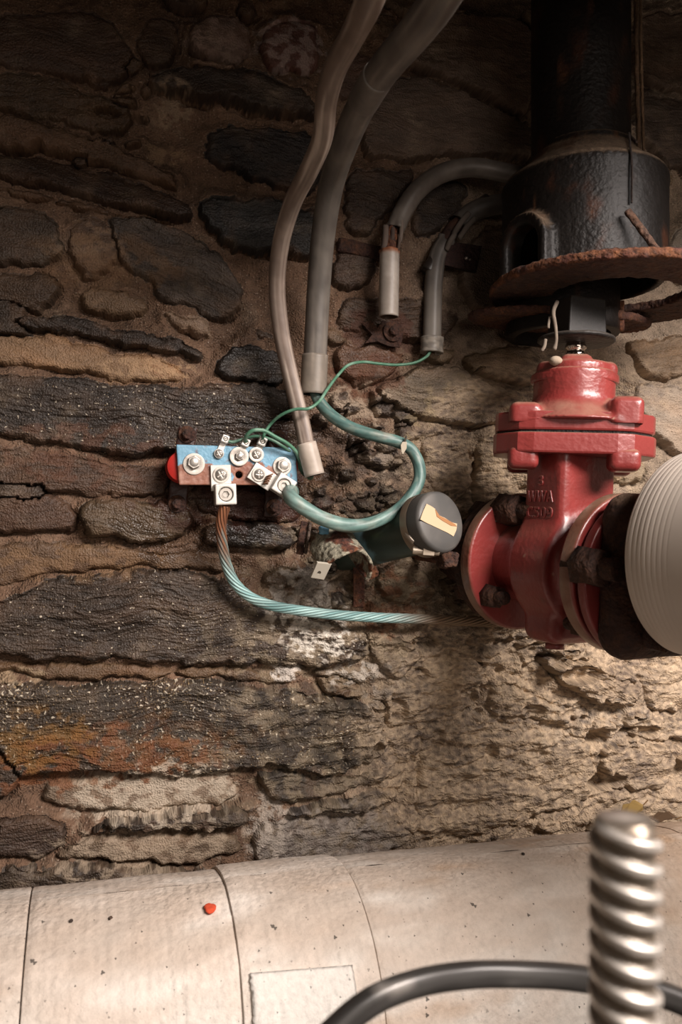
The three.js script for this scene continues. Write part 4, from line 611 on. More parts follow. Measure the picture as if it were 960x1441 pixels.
{
  const base = P(868, 412, 1.066); const o = thing('flange_ring', 'wide rust-crusted iron ring flange around the bottom of the black box', 'ring', base);
  const g = rough(lathe(fineP([[.09, -.005], [.172, -.006], [.176, -.003], [.176, .004], [.172, .007], [.09, .006], [.09, -.005]], .004), 260), .0018, 110); g.rotateZ(R2(-2)); g.rotateX(R2(1)); g.scale(.97, 1, .97); part('rusted_ring', rustGeo(g, (x, y, z) => Math.hypot(x, z) > .168 ? rustC(x, y, z) : rustDarkC(x, y, z)), rustMat, o);
}
{
  const base = P(790, 452, 1.15); const o = thing('flange_ring', 'second rusted plate ring lying behind and below the black box near the wall', 'ring', base);
  const g = rough(lathe(fineP([[.05, -.004], [.136, -.005], [.139, -.002], [.139, .003], [.136, .006], [.05, .005], [.05, -.004]], .004), 220), .0018, 110); g.scale(1.04, 1, .5); g.rotateX(R2(2)); part('rusted_ring', rustGeo(g, (x, y, z) => mixc(rustDarkC(x, y, z), rustC(x, y, z), .4)), rustMat, o);
}
{ // paint drips hanging on the disc
  const o = thing('paint_drip', 'pale dried drip hanging beside the black operating nut', 'drip', P(781, 470, .985));
  const c = (t, a, q) => mulc(hex('#74695d'), 1 + .4 * f3(q.x * 120, q.y * 120, q.z * 120));
  part('drip', about(sweep([P(784, 425, .99), P(779, 440, .975), P(782, 460, .972), P(783, 480, .972), P(780, 492, .974)], { r: (t) => .0028 - .001 * t + .001 * sst(.85, 1, t), seg: 30, rad: 10, col: c }), o), paperMat, o); part('drip', about(sweep([P(774, 446, .98), P(772, 458, .975), P(772, 462, .975)], { r: .0017, seg: 10, rad: 8, col: c }), o), paperMat, o);
  part('drip', about(sweep([P(768, 478, .98), P(766, 488, .975), P(762, 494, .976)], { r: .0022, seg: 10, rad: 8, col: c }), o), paperMat, o);
}
{ const o = thing('pebble', 'small pale pebble lying on top of the red bonnet', 'pebble', P(783, 508, .985)); const g = rough(new THREE.IcosahedronGeometry(.0075, 3), .0015, 90); g.scale(1.1, .8, 1); part('stone', paint(g, (x, y, z) => mulc(hex('#9a8a78'), 1 + .4 * f3(x * 200, y * 200, z * 200))), paperMat, o); }
// ---------------------------------------------------------------- the ground bar, its lugs and wires
const ZB = .062, bar0 = PW(334, 655, ZB);
const BL = (px, py, z = 0) => { const q = PW(px, py, ZB + z); return V(q.x - bar0.x, q.y - bar0.y, z); };
const PXM = (px, n) => PW(px + n, 655, ZB).distanceTo(PW(px, 655, ZB));        // n pixels there, in metres
const cuC = hex('#8a5c4a');
const zinc = (g) => boxUV(paint(g, (x, y, z) => mulc(mixc(hex('#b9b4ac'), hex('#7c6c60'), .7 * sst(.05, .45, f3(x * 150, y * 150, z * 150, 3))), 1 + .2 * f3(x * 400, y * 400, z * 400, 2))));
function hexScrew(r, h) { return zinc(merge([strip(plate(hexOutline(r, 6, .4), h, .0008)), strip(lathe([[.0001, h + .0012], [r * .5, h + .001], [r * .8, h - .0006], [r * .8, h - .002]], 24).rotateX(Math.PI / 2))])); }
function panScrew(r, h) { const g = nets((x, y, z) => { let d = smax(Math.hypot(x, y, z + r * .6) - r * 1.2, -z, .0004); const cr = Math.min(Math.max(Math.abs(x) - r * .62, Math.abs(y) - r * .13), Math.max(Math.abs(y) - r * .62, Math.abs(x) - r * .13)); return smax(d, -Math.max(cr, .35 * r - z), .0003); }, [-r * 1.2, -r * 1.2, -.0006], [r * 1.2, r * 1.2, r * .8], r * .085); g.rotateZ(.5); return zinc(g); }
const washer = (r, t = .0018) => zinc(lathe([[r * .4, 0], [r * .97, 0], [r, t * .3], [r, t * .7], [r * .97, t], [r * .4, t], [r * .4, 0]], 40).rotateX(Math.PI / 2));
function ringBlock(w, h, d, hole, bore) {      // lug barrel with a recess for its set screw
  return nets((x, y, z) => smax(sdBox(x, y, z - d / 2, w / 2, h / 2, d / 2, .0016), -Math.max(Math.hypot(x, y) - hole, d - .005 - z), .0008), [-w / 2 - .003, -h / 2 - .003, -.003], [w / 2 + .003, h / 2 + .003, d + .003], .00095);
}
function setScrew(r, z) { const s = new THREE.Shape(); s.absarc(0, 0, r, 0, Math.PI * 2); const q = new THREE.Path(); hexOutline(r * .5, 6).forEach(([x, y], i) => i ? q.lineTo(x, y) : q.moveTo(x, y)); q.closePath(); s.holes.push(q); const g = new THREE.ExtrudeGeometry(s, { depth: .004, bevelEnabled: true, bevelThickness: .0005, bevelSize: .0005, bevelOffset: -.0005, bevelSegments: 1, curveSegments: 24 }); g.translate(0, 0, z); const f = new THREE.CircleGeometry(r * .6, 20).translate(0, 0, z + .001); return zinc(merge([strip(g), strip(f)])); }
{
  const o = thing('ground_bar', 'drilled copper grounding bar with flaking light blue paint on red standoffs', 'grounding bar', bar0);
  const pts = [[248, 625.5], [416.5, 630], [419, 682.5], [252, 682.5]].map(([x, y]) => { const q = BL(x, y); return [q.x, q.y]; });
  const hq = BL(336.5, 668), holes = [[hq.x, hq.y, PXM(336, 5)]];
  // a fine plate so that the paint can flake
  const T = .0064, w = pts[1][0] - pts[0][0], n = 150, m = 52, pos = [], idx = [];
  const edgeX = (s, t) => mix(mix(pts[0][0], pts[1][0], s), mix(pts[3][0], pts[2][0], s), t), edgeY = (s, t) => mix(mix(pts[0][1], pts[1][1], s), mix(pts[3][1], pts[2][1], s), t);
  const solid = nets((x, y, z) => { const t = clamp((pts[0][1] - y) / (pts[0][1] - pts[3][1]), -.2, 1.2), xl = mix(pts[0][0], pts[3][0], t), xr = mix(pts[1][0], pts[2][0], t), s = clamp((x - xl) / (xr - xl)), yt = mix(pts[0][1], pts[1][1], s), yb = mix(pts[3][1], pts[2][1], s); const d = Math.max(xl - x, x - xr, y - yt, yb - y, Math.abs(z + T / 2) - T / 2); return smax(d, .0 - Math.hypot(x - hq.x, y - hq.y) * -1 * -1 + holes[0][2], .0006); }, [pts[0][0] - .004, pts[3][1] - .005, -T - .003], [pts[2][0] + .004, pts[0][1] + .004, .003], .0012);
  const blue = hex('#6f9db5');
  part('bar', boxUV(paint(solid, (x, y, z, nx, ny, nz) => { const s = (x - pts[0][0]) / w, t = (pts[0][1] - y) / (pts[0][1] - pts[3][1]), nn = f2(x * 55 + 3, y * 55, 4), keep = .28 + nn * .9 - (t - .5) * .75 - .35 * Math.exp(-(((s - .62) / .28) ** 2)) * sst(.2, .5, t) - (s < .3 && t > .45 ? .25 : 0) + (s > .93 ? .4 : 0); let c = mixc(mulc(cuC, 1 + .4 * f2(x * 130, y * 130, 3)), hex('#b58f80'), .55 * sst(0, .4, f2(x * 60 + 7, y * 60, 3))); c = mixc(c, mulc(blue, 1 + .15 * nn), sst(.02, .1, keep)); c = mixc(c, hex('#6d3a2a'), .7 * sst(.18, .4, f2(x * 90 + 33, y * 90, 3))); return nz < -.5 ? cuC : c; })), vmat({ roughness: .5, bumpMap: gritTex, bumpScale: .0008 }), o);
  const put = (name, g, m, px, py, z, label) => { const q = part(name, g, m, o, label), b = BL(px, py); q.position.set(b.x, b.y, z); return q; };
  put('washer', washer(PXM(273, 15.5)), tinMat, 273, 653, 0); put('bolt_head', hexScrew(PXM(273, 9.5), .007), tinMat, 272.5, 651, .0016);
  put('washer', washer(PXM(397, 13)), tinMat, 397, 656, 0); put('bolt_head', hexScrew(PXM(397, 9.5), .007), tinMat, 398, 655.5, .0016);
  const ins = (px) => { const g = lathe([[.0001, 0], [.017, 0], [.0215, .004], [.0215, .012], [.018, .015], [.0215, .018], [.0215, .026], [.018, .029], [.02, .032], [.02, .04], [.0001, .04]], 36).rotateX(Math.PI / 2).translate(0, 0, -.0464); put('standoff', paint(g, (x, y, z) => mulc(hex('#a8231c'), 1 + .2 * f3(x * 60, y * 60, z * 60))), vmat({ roughness: .5 }), px, 656, 0, 'red insulating standoff'); };
  ins(258); ins(400);
}
// rusted wall brackets behind the bar
for (const [x0, y0, x1, y1, label] of [[263, 612, 249, 709, 'rusted wall bracket behind the left end of the blue bar, bolted above and below'], [392, 618, 385, 714, 'rusted wall bracket behind the right end of the blue bar, below the tilted lug']]) {
  const mid = PW((x0 + x1) / 2, (y0 + y1) / 2, .014), o = thing('wall_bracket', label, 'bracket', mid), A = PW(x0, y0, .014).sub(mid), B = PW(x1, y1, .014).sub(mid), dir = B.clone().sub(A);
  const g = rough(chunk(.026, dir.length() + .028, .007, .002, .003), .001, 110); g.rotateZ(Math.atan2(dir.y, dir.x) + Math.PI / 2); part('bracket_strap', rustGeo(g, (x, y, z) => mulc(mixc(rustDarkC(x, y, z), hex('#4a1f18'), .4), .45)), vmat({ roughness: .5, bumpMap: gritTex, bumpScale: .001 }), o);
  for (const q of [A, B]) { const w = part('washer', rustGeo(rough(new THREE.CylinderGeometry(.0115, .012, .003, 24, 1).rotateX(Math.PI / 2), .0005, 200), rustDarkC), rustMat, o); w.position.set(q.x, q.y, .006); const b = part('bolt_head', boltHead(.0075, .007, rustDarkC, .0005), rustMat, o); b.position.set(q.x, q.y, .0105); }
}
const lugC = (g) => boxUV(paint(g, (x, y, z) => mulc(mixc(hex('#cfccc5'), hex('#978f86'), .6 * sst(.1, .5, f3(x * 130, y * 130, z * 130, 3))), 1 + .12 * f3(x * 500, y * 500, z * 500, 2))));
const lugMat = vmat({ roughness: .42, metalness: .45 });
const lugs = {};
function bigLug(label, tang, block, rot, tw, bw, zt) {
  const b = BL(...tang), o = thing('cable_lug', label, 'cable lug', V(bar0.x + b.x, bar0.y + b.y, ZB + zt), 'mechanical cable lugs on the bar'); o.rotation.z = rot;
  const c = BL(...block), rel = V(c.x - b.x, c.y - b.y, 0).applyAxisAngle(V(0, 0, 1), -rot), len = -rel.y;
  const tp = new RoundedBoxGeometry(tw, tw * .98 + len * .3, .0045, 2, .0008).translate(0, -len * .15, .00225); part('tang', lugC(tp), lugMat, o);
  const bd = .021, bg = lugC(ringBlock(bw, bw, bd, bw * .34)).translate(rel.x, rel.y, 0); const m = part('barrel', bg, lugMat, o);
  const ss = part('set_screw', setScrew(bw * .31, bd - .0055), tinMat, o); ss.position.set(rel.x, rel.y, 0);
  const wsh = part('washer', washer(tw * .4), tinMat, o); wsh.position.z = .0045; const sc = part('screw', panScrew(tw * .3, .004), tinMat, o); sc.position.z = .0058;
  return o.localToWorld(V(rel.x, rel.y - bw / 2, bd * .45));
}
const mouth1 = bigLug('silver cable lug hanging straight down from the bar, gripping the bare copper cable', [310.5, 668.5], [315.5, 696], R2(2), PXM(311, 28.5), PXM(315, 29.5), 0);
const mouth2 = bigLug('silver cable lug tilted on the right of the bar, gripping the thick green cable', [363.5, 668], [395.6, 684], R2(58), PXM(363, 25), PXM(396, 27), .002);
{
  const o = thing('copper_strand', 'short coiled end of bare copper strands between the tilted lug and its screw', 'wire', P(376, 675, .985)); const pts = []; const a = BL(380, 668, .012), b = BL(373, 682, .012); for (let i = 0; i <= 60; i++) { const t = i / 60, q = a.clone().lerp(b, t); q.x += .0035 * Math.cos(t * 26); q.z += .0035 * Math.sin(t * 26); q.y += .001 * Math.cos(t * 26); pts.push(q.add(V(bar0.x, bar0.y, ZB))); }
  part('coil', about(sweep(pts, { r: .0011, seg: 160, rad: 8, col: (t, a2, q) => mulc(hex('#6b4a36'), 1 + .4 * f3(q.x * 200, q.y * 200, q.z * 200)) }), o), wireMat, o);
}
function smallLug(label, screw, block, rs, bw, pan, wr) {
  const b = BL(...screw), o = thing('wire_lug', label, 'wire lug', V(bar0.x + b.x, bar0.y + b.y, ZB), 'small wire lugs along the top of the bar'), c = BL(...block), rel = V(c.x - b.x, c.y - b.y, 0), ang = Math.atan2(rel.x, rel.y);
  const tg = new RoundedBoxGeometry(bw * .8, rel.length() + bw * .4, .0022, 2, .0006).translate(0, rel.length() / 2, .0011).rotateZ(-ang); part('tang', lugC(tg), lugMat, o);
  const g = lugC(ringBlock(bw, bw * 1.05, .0095, bw * .27)).rotateZ(-ang).translate(rel.x, rel.y, .0006); part('barrel', g, lugMat, o);
  const sg = zinc(nets((x, y, z) => smax(sdCyl(x, y, z - .006, bw * .24, .0035, .0005), -Math.max(Math.abs(y) - bw * .045, .0078 - z), .0002), [-bw * .4, -bw * .4, .001], [bw * .4, bw * .4, .0112], bw * .026)); const ss = part('set_screw', sg, tinMat, o); ss.position.set(rel.x, rel.y, .0006); ss.rotation.z = .4;
  const w = part('washer', washer(wr), tinMat, o); w.position.z = .0022; const s = part('screw', pan ? panScrew(rs, .004) : hexScrew(rs, .005), tinMat, o); s.position.z = .0036;
  return V(bar0.x + c.x, bar0.y + c.y, ZB + .005);
}
const m1 = smallLug('leftmost small wire lug, on a bare screw without a large washer', [308, 638.5], [316, 618.5], PXM(308, 6.2), PXM(316, 11), true, PXM(308, 7));
const m2 = smallLug('middle small wire lug, on a hex bolt with a wide washer', [336.3, 642.5], [344.7, 623.5], PXM(336, 6.2), PXM(344, 11.5), false, PXM(336, 13.5));
const m3 = smallLug('rightmost small wire lug, feeding the thin green wire that rises to the split conduit', [360.4, 640], [368, 622], PXM(360, 6.8), PXM(368, 12), true, PXM(360, 10.5));
// cables
const greenW = (t, a, q) => mulc(mixc(hex('#47755d'), hex('#729481'), sst(-.1, .4, f3(q.x * 60, q.y * 60, q.z * 60))), 1 + .2 * f3(q.x * 300, q.y * 300, q.z * 300));
const wire = (label, pts, r, c = greenW) => { const o = thing('green_wire', label, 'wire', pts[0].clone(), 'green wires at the bar'); part('insulation', about(sweep(pts, { r, seg: 140, rad: 12, col: c }), o), wireMat, o); };
const zz = (px, py, z) => PW(px, py, z);
wire('thin green wire rising from the bar over both conduits to the split conduit collar', [m3.clone(), zz(371, 613, ZB + .012), zz(380, 598, .075), zz(396, 584, .09), zz(416, 576, .1), zz(434, 575, .105), zz(448, 566, .1), zz(460, 549, .085), zz(474, 530, .07), zz(490, 514, .06), zz(510, 509.5, .05), zz(535, 512, .045), zz(560, 513.5, .04), zz(585, 510, .04), zz(600, 502, .04), P(607, 492, 1.15)], .0021);
wire('green wire arching from the middle small lug into the slim conduit mouth', [m2.clone(), zz(347, 613, ZB + .02), zz(356, 606, ZB + .026), zz(371, 606, ZB + .026), zz(388, 615, ZB + .024), zz(404, 624, ZB + .02), zz(416, 635, ZB + .014), zz(423, 650, ZB - .002), zz(430, 665, .045), zz(436, 673, .04), P(441, 664, 1.05)], .0026);
wire('grey-green wire from the leftmost small lug behind the middle lugs to the conduit mouth', [m1.clone(), zz(325, 622, ZB + .004), zz(340, 619, ZB - .002), zz(360, 614, ZB + .004), zz(380, 618, ZB + .006), zz(398, 628, ZB + .004), zz(413, 640, ZB - .006), zz(420, 655, .045), zz(428, 668, .04), P(439, 663, 1.052)], .0022, (t, a, q) => mulc(greenW(t, a, q), .7));
{
  const o = thing('green_cable', 'thick green jacketed grounding cable looping from the coupling mouth to the tilted lug', 'cable', zz(592, 660, .06));
  const pts = [P(442, 535, 1.062), P(446, 558, 1.06), P(459, 577, 1.055), P(478, 593, 1.05), P(505, 606, 1.045), P(535, 615, 1.045), P(560, 622, 1.05), P(578, 632, 1.055), P(589, 652, 1.055), P(590, 675, 1.05), P(577, 700, 1.04), P(553, 722, 1.03), P(520, 737, 1.015), P(486, 739, 1.0), P(455, 730, .99), P(430, 716, .985), P(412, 703, .985), mouth2.clone()];
  const col = (t, a, q) => { let c = mixc(hex('#4d6b66'), hex('#748f88'), sst(-.15, .35, f3(q.x * 22, q.y * 22, q.z * 22, 3) + (t > .5 ? .18 : -.25))); c = mixc(c, hex('#39564e'), .7 * sst(.05, .4, f3(q.x * 60 + 4, q.y * 60, q.z * 60)) * (t < .45 ? 1 : .35)); c = mixc(c, hex('#8a8073'), .6 * sst(.1, .5, f3(q.x * 40, q.y * 40 + 8, q.z * 40, 3))); const rg = Math.pow(Math.abs(Math.sin((a * 5 + t * 62) / 2)), .5); c = mixc(c, hex('#93978a'), .28 * sst(.05, .35, n3(a * 1.2, t * 30, 2))); return mulc(c, (.62 + .45 * rg) * (1 + .25 * f3(q.x * 250, q.y * 250, q.z * 250))); };  // valleys between the twist ridges painted darker, like crease shade
  part('jacket', about(sweep(pts, { r: (t) => .0082 + .0012 * sst(.62, .75, t) + .0012 * sst(.95, .98, t), seg: 300, rad: 40, col, mod: (t, a, s) => 1 + .035 * Math.pow(Math.abs(Math.sin((a * 5 + t * 62) / 2)), .6) * 1.6 - .05 + .02 * f3(s * 60, Math.cos(a) * 1.5, Math.sin(a) * 1.5) }), o), vmat({ roughness: .48 }), o);
  const flap = (px, py, d, L, r, rot) => { const g = plate([[0, 0], [.006, .002], [.008, -L * .4], [.005, -L], [.002, -L * .8], [-.001, -L * .3]], .0012, .0003); const m = part('jacket_flap', paint(g, () => hex('#a59c8b')), paperMat, o, 'torn pale flap'); m.position.copy(P(px, py, d).sub(o.position)); m.rotation.z = rot; };
  flap(566, 622, 1.036, .016, 0, -YAW);
  const cut = sweep([P(572, 614, 1.042), P(569, 624, 1.038), P(566, 634, 1.044)], { r: .0014, seg: 12, rad: 8, col: () => hex('#3a352c') }); part('jacket_split', about(cut, o), paperMat, o);
}
{
  const o = thing('copper_cable', 'bare stranded copper cable greened with verdigris sagging from the straight lug to the right', 'cable', zz(340, 825, .04));
  const pts = [mouth1.clone(), P(311.5, 735, 1.03), P(313, 765, 1.04), P(319, 795, 1.05), P(331, 821, 1.055), P(352, 840, 1.06), P(382, 852, 1.065), P(420, 859, 1.075), P(470, 865, 1.09), P(530, 869, 1.115), P(590, 871, 1.14), P(650, 874, 1.17), P(700, 876, 1.2), P(735, 872, 1.235)];
  const col = (t, a, q, inn, s) => { const st = Math.floor((a + s * 52) / (Math.PI * 2) * 9); const j = n2(st * 3.7, s * 14); let c = mixc(hex('#8a5a3e'), hex('#6d4632'), sst(-.2, .4, j)); const v = sst(.05, .2, t + .05 * j) * (1 - .88 * sst(.55, .74, t + .06 * j)); c = mixc(c, mixc(hex('#72a3a3'), hex('#9fc3c0'), sst(-.3, .4, j)), v * .88); if (t > .55) c = mixc(c, hex('#8d7a5c'), .6 * sst(.6, .78, t)); const gr = Math.abs(Math.sin((a + s * 52) * 4.5)); return mulc(c, .35 + .75 * Math.pow(gr, .6)); };  // grooves between strands darkened in the colour to imitate crease shade
  part('strands', about(sweep(pts, { r: (t) => .0072, seg: 520, rad: 80, col, mod: (t, a, s) => .76 + .25 * Math.sqrt(Math.abs(Math.sin((a + s * 52) * 4.5))) }), o), vmat({ roughness: .5, metalness: .15 }), o);
}
// ---------------------------------------------------------------- the capped green pipe and the junk beside it
{
  const A = P(620, 734, 1.0), Bk = P(505, 766, 1.13), o = thing('capped_pipe', 'dark green pipe stub closed by a round grey cap with torn masking tape', 'pipe', Bk), dir = A.clone().sub(Bk).normalize();
  const L = A.distanceTo(Bk), end = Bk.clone().addScaledVector(dir, L - .012);
  const tailp = Bk.clone().addScaledVector(dir, -.05);
  part('pipe_stub', about(sweep([tailp, end], { line: 1, r: .0345, wall: .004, seg: 50, rad: 56, col: (t, a, q) => { let c = mulc(hex('#2c3a33'), 1 + .4 * f3(q.x * 40, q.y * 40, q.z * 40, 3)); c = mixc(c, hex('#4d5a40'), .7 * sst(.05, .4, f3(q.x * 25 + 9, q.y * 60, q.z * 25))); { const rel = q.clone().sub(tailp.clone().lerp(end, t)).normalize(), f = rel.dot(K(-.25, -.35, .9).sub(EYE)); const w = sst(.02, .06, .08 - Math.abs(t - .47) + .09 * n2(q.x * 60, q.y * 60)) * sst(.1, .4, f); c = mixc(c, mulc(hex('#5f8590'), 1 + .4 * n2(q.x * 90, q.y * 160)), w * .9); } return c; } }), o), vmat({ roughness: .45 }), o);
  const q = new THREE.Quaternion().setFromUnitVectors(V(0, 1, 0), dir), cap = part('rubber_cap', paint(lathe([[.0001, .0155], [.026, .0155], [.036, .0145], [.0395, .012], [.0405, .008], [.0405, -.012], [.0385, -.014], [.036, -.014]], 72), (x, y, z) => mulc(mixc(hex('#464543'), hex('#6b6660'), .5 * sst(-.1, .5, f3(x * 35, y * 35, z * 35, 3))), 1 + (f3(x * 200, y * 200, z * 200, 2) > .5 ? .5 : 0))), vmat({ roughness: .5 }), o, 'round grey rubber cap'); cap.position.copy(A.clone().addScaledVector(dir, -.012).sub(Bk)); cap.quaternion.copy(q);
  // torn tape, flat on the cap
  const cz = A.clone().addScaledVector(dir, .0036), ux = V(1, 0, 0).applyQuaternion(camera.quaternion), ex = ux.addScaledVector(dir, -ux.dot(dir)).normalize(), ey = dir.clone().cross(ex);
  const tp = (px, py) => { const w = P(px, py, 1).sub(EYE).normalize(), t = cz.clone().sub(EYE).dot(dir) / w.dot(dir), h = EYE.clone().addScaledVector(w, t).sub(cz); return [h.dot(ex), h.dot(ey)]; };
  const M4 = new THREE.Matrix4().makeBasis(ex, ey, dir);
  const tape = (pts, z, c, name, label) => { const g = plate(pts.map(p => tp(...p)), .0006, .0001); const m = part(name, paint(g, (x, y) => mulc(hex(c), 1 + .12 * f2(x * 260, y * 60, 3))), paperMat, o, label); m.quaternion.setFromRotationMatrix(M4); m.position.copy(cz.clone().addScaledVector(dir, z).sub(Bk)); };
  tape([[600, 709], [606, 712], [612, 716], [617, 725], [626, 729], [635, 735], [643, 737], [642, 746], [638, 755], [630, 750], [615, 743], [600, 736], [591, 731], [595, 720]], .0001, '#b8a486', 'masking_tape', 'torn strip of beige masking tape');
  tape([[612, 717], [618, 726], [628, 731], [640, 738], [642, 741], [634, 740], [622, 733], [614, 727]], .0007, '#9a6d47', 'tape_edge', 'browned torn edge');
  const at = (s) => Bk.clone().addScaledVector(dir, L - s).sub(Bk);
  const band = part('hose_clamp', paint(lathe([[.0408, -.006], [.0418, -.006], [.0418, .006], [.0408, .006], [.0408, -.006]], 64), (x, y, z) => mulc(hex('#8a7c6c'), 1 + .3 * f3(x * 70, y * 70, z * 70))), vmat({ roughness: .4, metalness: .6 }), o, 'steel hose clamp band'); band.position.copy(at(.026)); band.quaternion.copy(q);
  const s = part('clamp_screw', paint(merge([strip(new THREE.CylinderGeometry(.0045, .0045, .028, 14).rotateZ(Math.PI / 2)), strip(new THREE.BoxGeometry(.014, .009, .012)), strip(new THREE.CylinderGeometry(.006, .006, .006, 6).rotateZ(Math.PI / 2).translate(-.017, 0, 0))]), () => hex('#b8aa98')), tinMat, o); s.position.copy(P(603, 776, .995).sub(Bk)); s.rotation.set(0, -YAW, -.08);
  const tab = part('clamp_tail', paint(sweep([P(567, 746, 1.0), P(574, 755, .992), P(582, 764, .99)], { r: .0028, seg: 14, rad: 8, mod: (t, a) => .5 + .9 * Math.abs(Math.cos(a)) }), () => hex('#9a8f82')), tinMat, o); tab.geometry.translate(-Bk.x, -Bk.y, -Bk.z);
}
{ const o = thing('rusty_bolt', 'lumpy rusted bolt on the wall under the grey cap', 'bolt', P(629, 787, 1.06)); part('bolt_head', rustGeo(rough(chunk(.024, .022, .03, .006, .002), .003, 90), rustDarkC), rustMat, o); part('shank', rustGeo(rough(new THREE.CylinderGeometry(.008, .008, .15, 14, 8).rotateX(Math.PI / 2).translate(0, 0, -.075), .001, 120)), rustMat, o); }
{
  const C = P(478, 788, 1.03), o = thing('broken_clamp', 'broken grey-green pipe clamp with peeling rusty paint below the green cable', 'pipe clamp', C); o.quaternion.setFromAxisAngle(V(0, 1, 0), -YAW).multiply(new THREE.Quaternion().setFromEuler(new THREE.Euler(R2(32), R2(22), R2(-12)))); o.scale.setScalar(1.22);
  const g = nets((x, y, z) => { const r = Math.hypot(x, y), d = Math.max(Math.abs(r - .0265) - .0017, Math.abs(z) - .025 + .003 * Math.sin(x * 150), -y - .006 - x * .25); return d + .0009 * f3(x * 60, y * 60, z * 60, 2); }, [-.034, -.02, -.034], [.034, .034, .034], .0016);
  part('half_shell', boxUV(paint(g, (x, y, z) => { const c = mulc(hex('#aaa48f'), 1 + .3 * f3(x * 60, y * 60, z * 60)); return mixc(c, rustC(x, y, z), sst(0, .12, f3(x * 55 + 2, y * 55, z * 55, 3) + .16 - Math.hypot(x - .006, z - .008) * 9)); })), rustMat, o);
  const tb = part('tab', boxUV(paint(plate([[-.009, .009], [.008, .011], [.009, -.009], [-.007, -.01]], .003, .0005, 1, [[-.001, -.002, .0026]]), () => hex('#a8a294'))), pvcMat, o, 'pale tab with a hole'); tb.position.set(-.032, .003, .021); tb.rotation.z = -.3;
  const lip = part('bent_lip', rustGeo(rough(chunk(.018, .009, .016, .003, .002), .001, 120), rustC), rustMat, o); lip.position.set(.031, -.008, .015); lip.rotation.z = .3;
}
{ const mid = PW(505, 822, .02), o = thing('rusty_strap', 'flat rusted steel strap hanging on the wall below the broken clamp', 'strap', mid); const q0 = PW(504, 788, .02).sub(mid), q1 = PW(506, 853, .02).sub(mid), g = nets((x, y, z) => smax(sdBox(x, y, z, .0085, q0.distanceTo(q1) / 2, .0022, .0012), .003 - Math.hypot(x - .002, y + q0.distanceTo(q1) / 2 - .009), .0004) + .0006 * f3(x * 90, y * 90, z * 90), [-.012, -.045, -.006], [.012, .045, .006], .0013); part('strap', rustGeo(g, (x, y, z) => mixc(rustC(x, y, z), hex('#6a4536'), .4)), rustMat, o); }
{ const o = thing('plastic_clip', 'small light blue plastic clip jammed under the green cable', 'clip', P(456, 746, 1.02)); part('clip', boxUV(paint(rough(chunk(.013, .011, .008, .0015, .002), .0008, 200), () => hex('#5f93ad'))), vmat({ roughness: .5 }), o); const q = part('clip_tongue', boxUV(paint(chunk(.008, .016, .003, .001, .003), () => hex('#b5aca0'))), rustMat, o); q.position.set(.017, -.012, 0); }
{ const o = thing('metal_scrap', 'brown bent metal scrap standing against the wall left of the broken clamp', 'scrap', P(425, 757, 1.05)); part('sheet', rustGeo(rough(chunk(.012, .045, .003, .001, .002).rotateY(.5).rotateZ(-.15), .0012, 90), rustDarkC), rustMat, o); part('folded_edge', rustGeo(rough(chunk(.004, .044, .008, .0015, .002).rotateZ(-.15).translate(.008, 0, 0), .0008, 120), (x, y, z) => hex('#6e5c50')), rustMat, o); }
// ---------------------------------------------------------------- close to the camera
{
  const d = .285, A = P(876, 1150, d), B = P(880, 1480, d), o = thing('threaded_rod', 'bright coarse-threaded steel rod standing close at the lower right', 'threaded rod', B);
  const pitch = .0092, R = .0128, up = A.y - B.y, pos = [], idx = [], col = [], nR = 72, y0 = -.12, y1 = up, nS = 420;
  const prof = (ph) => { const u = ph - Math.floor(ph); return u < .30 ? 1 : u < .42 ? mix(1, .79, sst(0, 1, (u - .30) / .12)) : u < .86 ? .79 : mix(.79, 1, sst(0, 1, (u - .86) / .14)); };
  for (let i = 0; i <= nS; i++) for (let k = 0; k <= nR; k++) { const y = mix(y0, y1, i / nS), a = k / nR * Math.PI * 2, end = y1 - y, tap = end < .0032 ? 1 - .26 * (1 - end / .0032) : 1, r = R * prof(y / pitch - a / Math.PI) * tap; pos.push(Math.cos(a) * r, y, Math.sin(a) * r); const g = sst(.79, .86, r / R); const q = f3(Math.cos(a) * 2, y * 120, Math.sin(a) * 2, 3); col.push(...mixc(mixc(hex('#7a7064'), hex('#5c4a33'), sst(.1, .5, q)), hex('#d6cfc6'), g)); }
  for (let i = 0; i < nS; i++) for (let k = 0; k < nR; k++) { const a = i * (nR + 1) + k, b = a + nR + 1; idx.push(a, b, a + 1, b, b + 1, a + 1); }
  const c0 = pos.length / 3; pos.push(0, y1, 0); col.push(...hex('#cfc8be')); for (let k = 0; k < nR; k++) idx.push(nS * (nR + 1) + k, c0, nS * (nR + 1) + k + 1);
  const g = new THREE.BufferGeometry(); g.setAttribute('position', new THREE.Float32BufferAttribute(pos, 3)); g.setAttribute('color', new THREE.Float32BufferAttribute(col, 3)); g.setIndex(idx); g.computeVertexNormals();
  part('thread', g, vmat({ roughness: .4, metalness: .65 }), o);
  const nut = part('hex_nut', paint(plate(hexOutline(.022), .02, .002).rotateX(Math.PI / 2), () => hex('#8a8177')), steelMat, o); nut.position.y = -.08;
  const flo = -B.y; part('shaft', paint(new THREE.CylinderGeometry(.0105, .0105, -flo - .11, 24).translate(0, (flo - .11) / 2, 0), () => hex('#6f675e')), steelMat, o); part('base_plate', paint(new RoundedBoxGeometry(.14, .012, .14, 2, .002).translate(0, flo + .006, 0), () => hex('#4d463f')), steelMat, o);
}
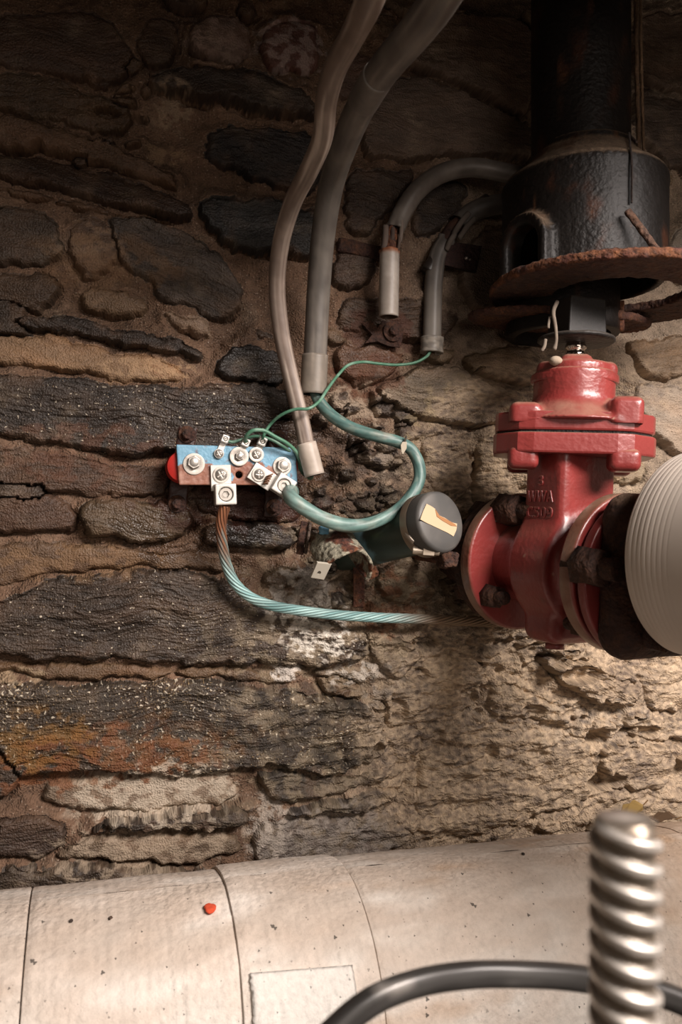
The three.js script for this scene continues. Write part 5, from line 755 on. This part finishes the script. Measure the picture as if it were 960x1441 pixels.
{
  const d = .42, o = thing('iron_hoop', 'black worn iron hoop curving across the bottom edge behind the threaded rod', 'hoop', P(730, 1560, d));
  const pts = [[330, 1640, .36], [410, 1520, .38], [470, 1452, .39], [525, 1408, .4], [590, 1383, .41], [660, 1372, .415], [730, 1371, .42], [800, 1375, .42], [870, 1386, .415], [940, 1402, .41], [1010, 1440, .4], [1080, 1520, .38], [1120, 1620, .36]].map(q => P(...q)); pts.unshift(pts[0].clone().setY(.003), pts[0].clone().setY(.6)); pts.push(pts[pts.length - 1].clone().setY(.6), pts[pts.length - 1].clone().setY(.003));
  part('rim', about(sweep(pts, { r: .0062, seg: 420, rad: 40, mod: (t, a) => { const c = Math.abs(Math.cos(a)), s = Math.abs(Math.sin(a)); return 1 / Math.pow(c ** 3.2 + s ** 3.2, 1 / 3.2) * (1 + .03 * n2(t * 60, a * 2)); }, col: (t, a, q) => mixc(mulc(hex('#363432'), 1 + .5 * f3(q.x * 60, q.y * 60, q.z * 60)), hex('#8a857f'), .75 * sst(.12, .45, f3(q.x * 45 + 3, q.y * 45, q.z * 45, 3))) }), o), vmat({ roughness: .36, metalness: .2 }), o);
}
// ---------------------------------------------------------------- out-of-view ceiling lamp and added fill panel, behind the camera
for (const [L, w, h, label] of [[lamp, 1.15, .34, 'unseen long white ceiling lamp with a flat opal diffuser, out of view, lighting the wall from upper right'], [fill, 1.6, .9, 'added wide fill light panel behind the camera, out of view']]) {
  const o = thing('unseen_light_panel', label, 'lamp', L.position.clone()); o.quaternion.copy(L.quaternion); o.rotateY(Math.PI);
  part('housing', new RoundedBoxGeometry(w + .06, h + .06, .05, 2, .008).translate(0, 0, -.034), mat({ color: 0xd9d6d0, roughness: .5 }), o);
  part('diffuser', new RoundedBoxGeometry(w, h, .008, 2, .003).translate(0, 0, -.0065), mat({ color: 0xf4f1ea, emissive: 0xfff3ea, emissiveIntensity: .8, roughness: .6 }), o);
}
scene.traverse(o => { if (o.isMesh) { o.castShadow = true; o.receiveShadow = true; } if (o.isLight && o.shadow) o.castShadow = true; });
renderer.render(scene, camera);
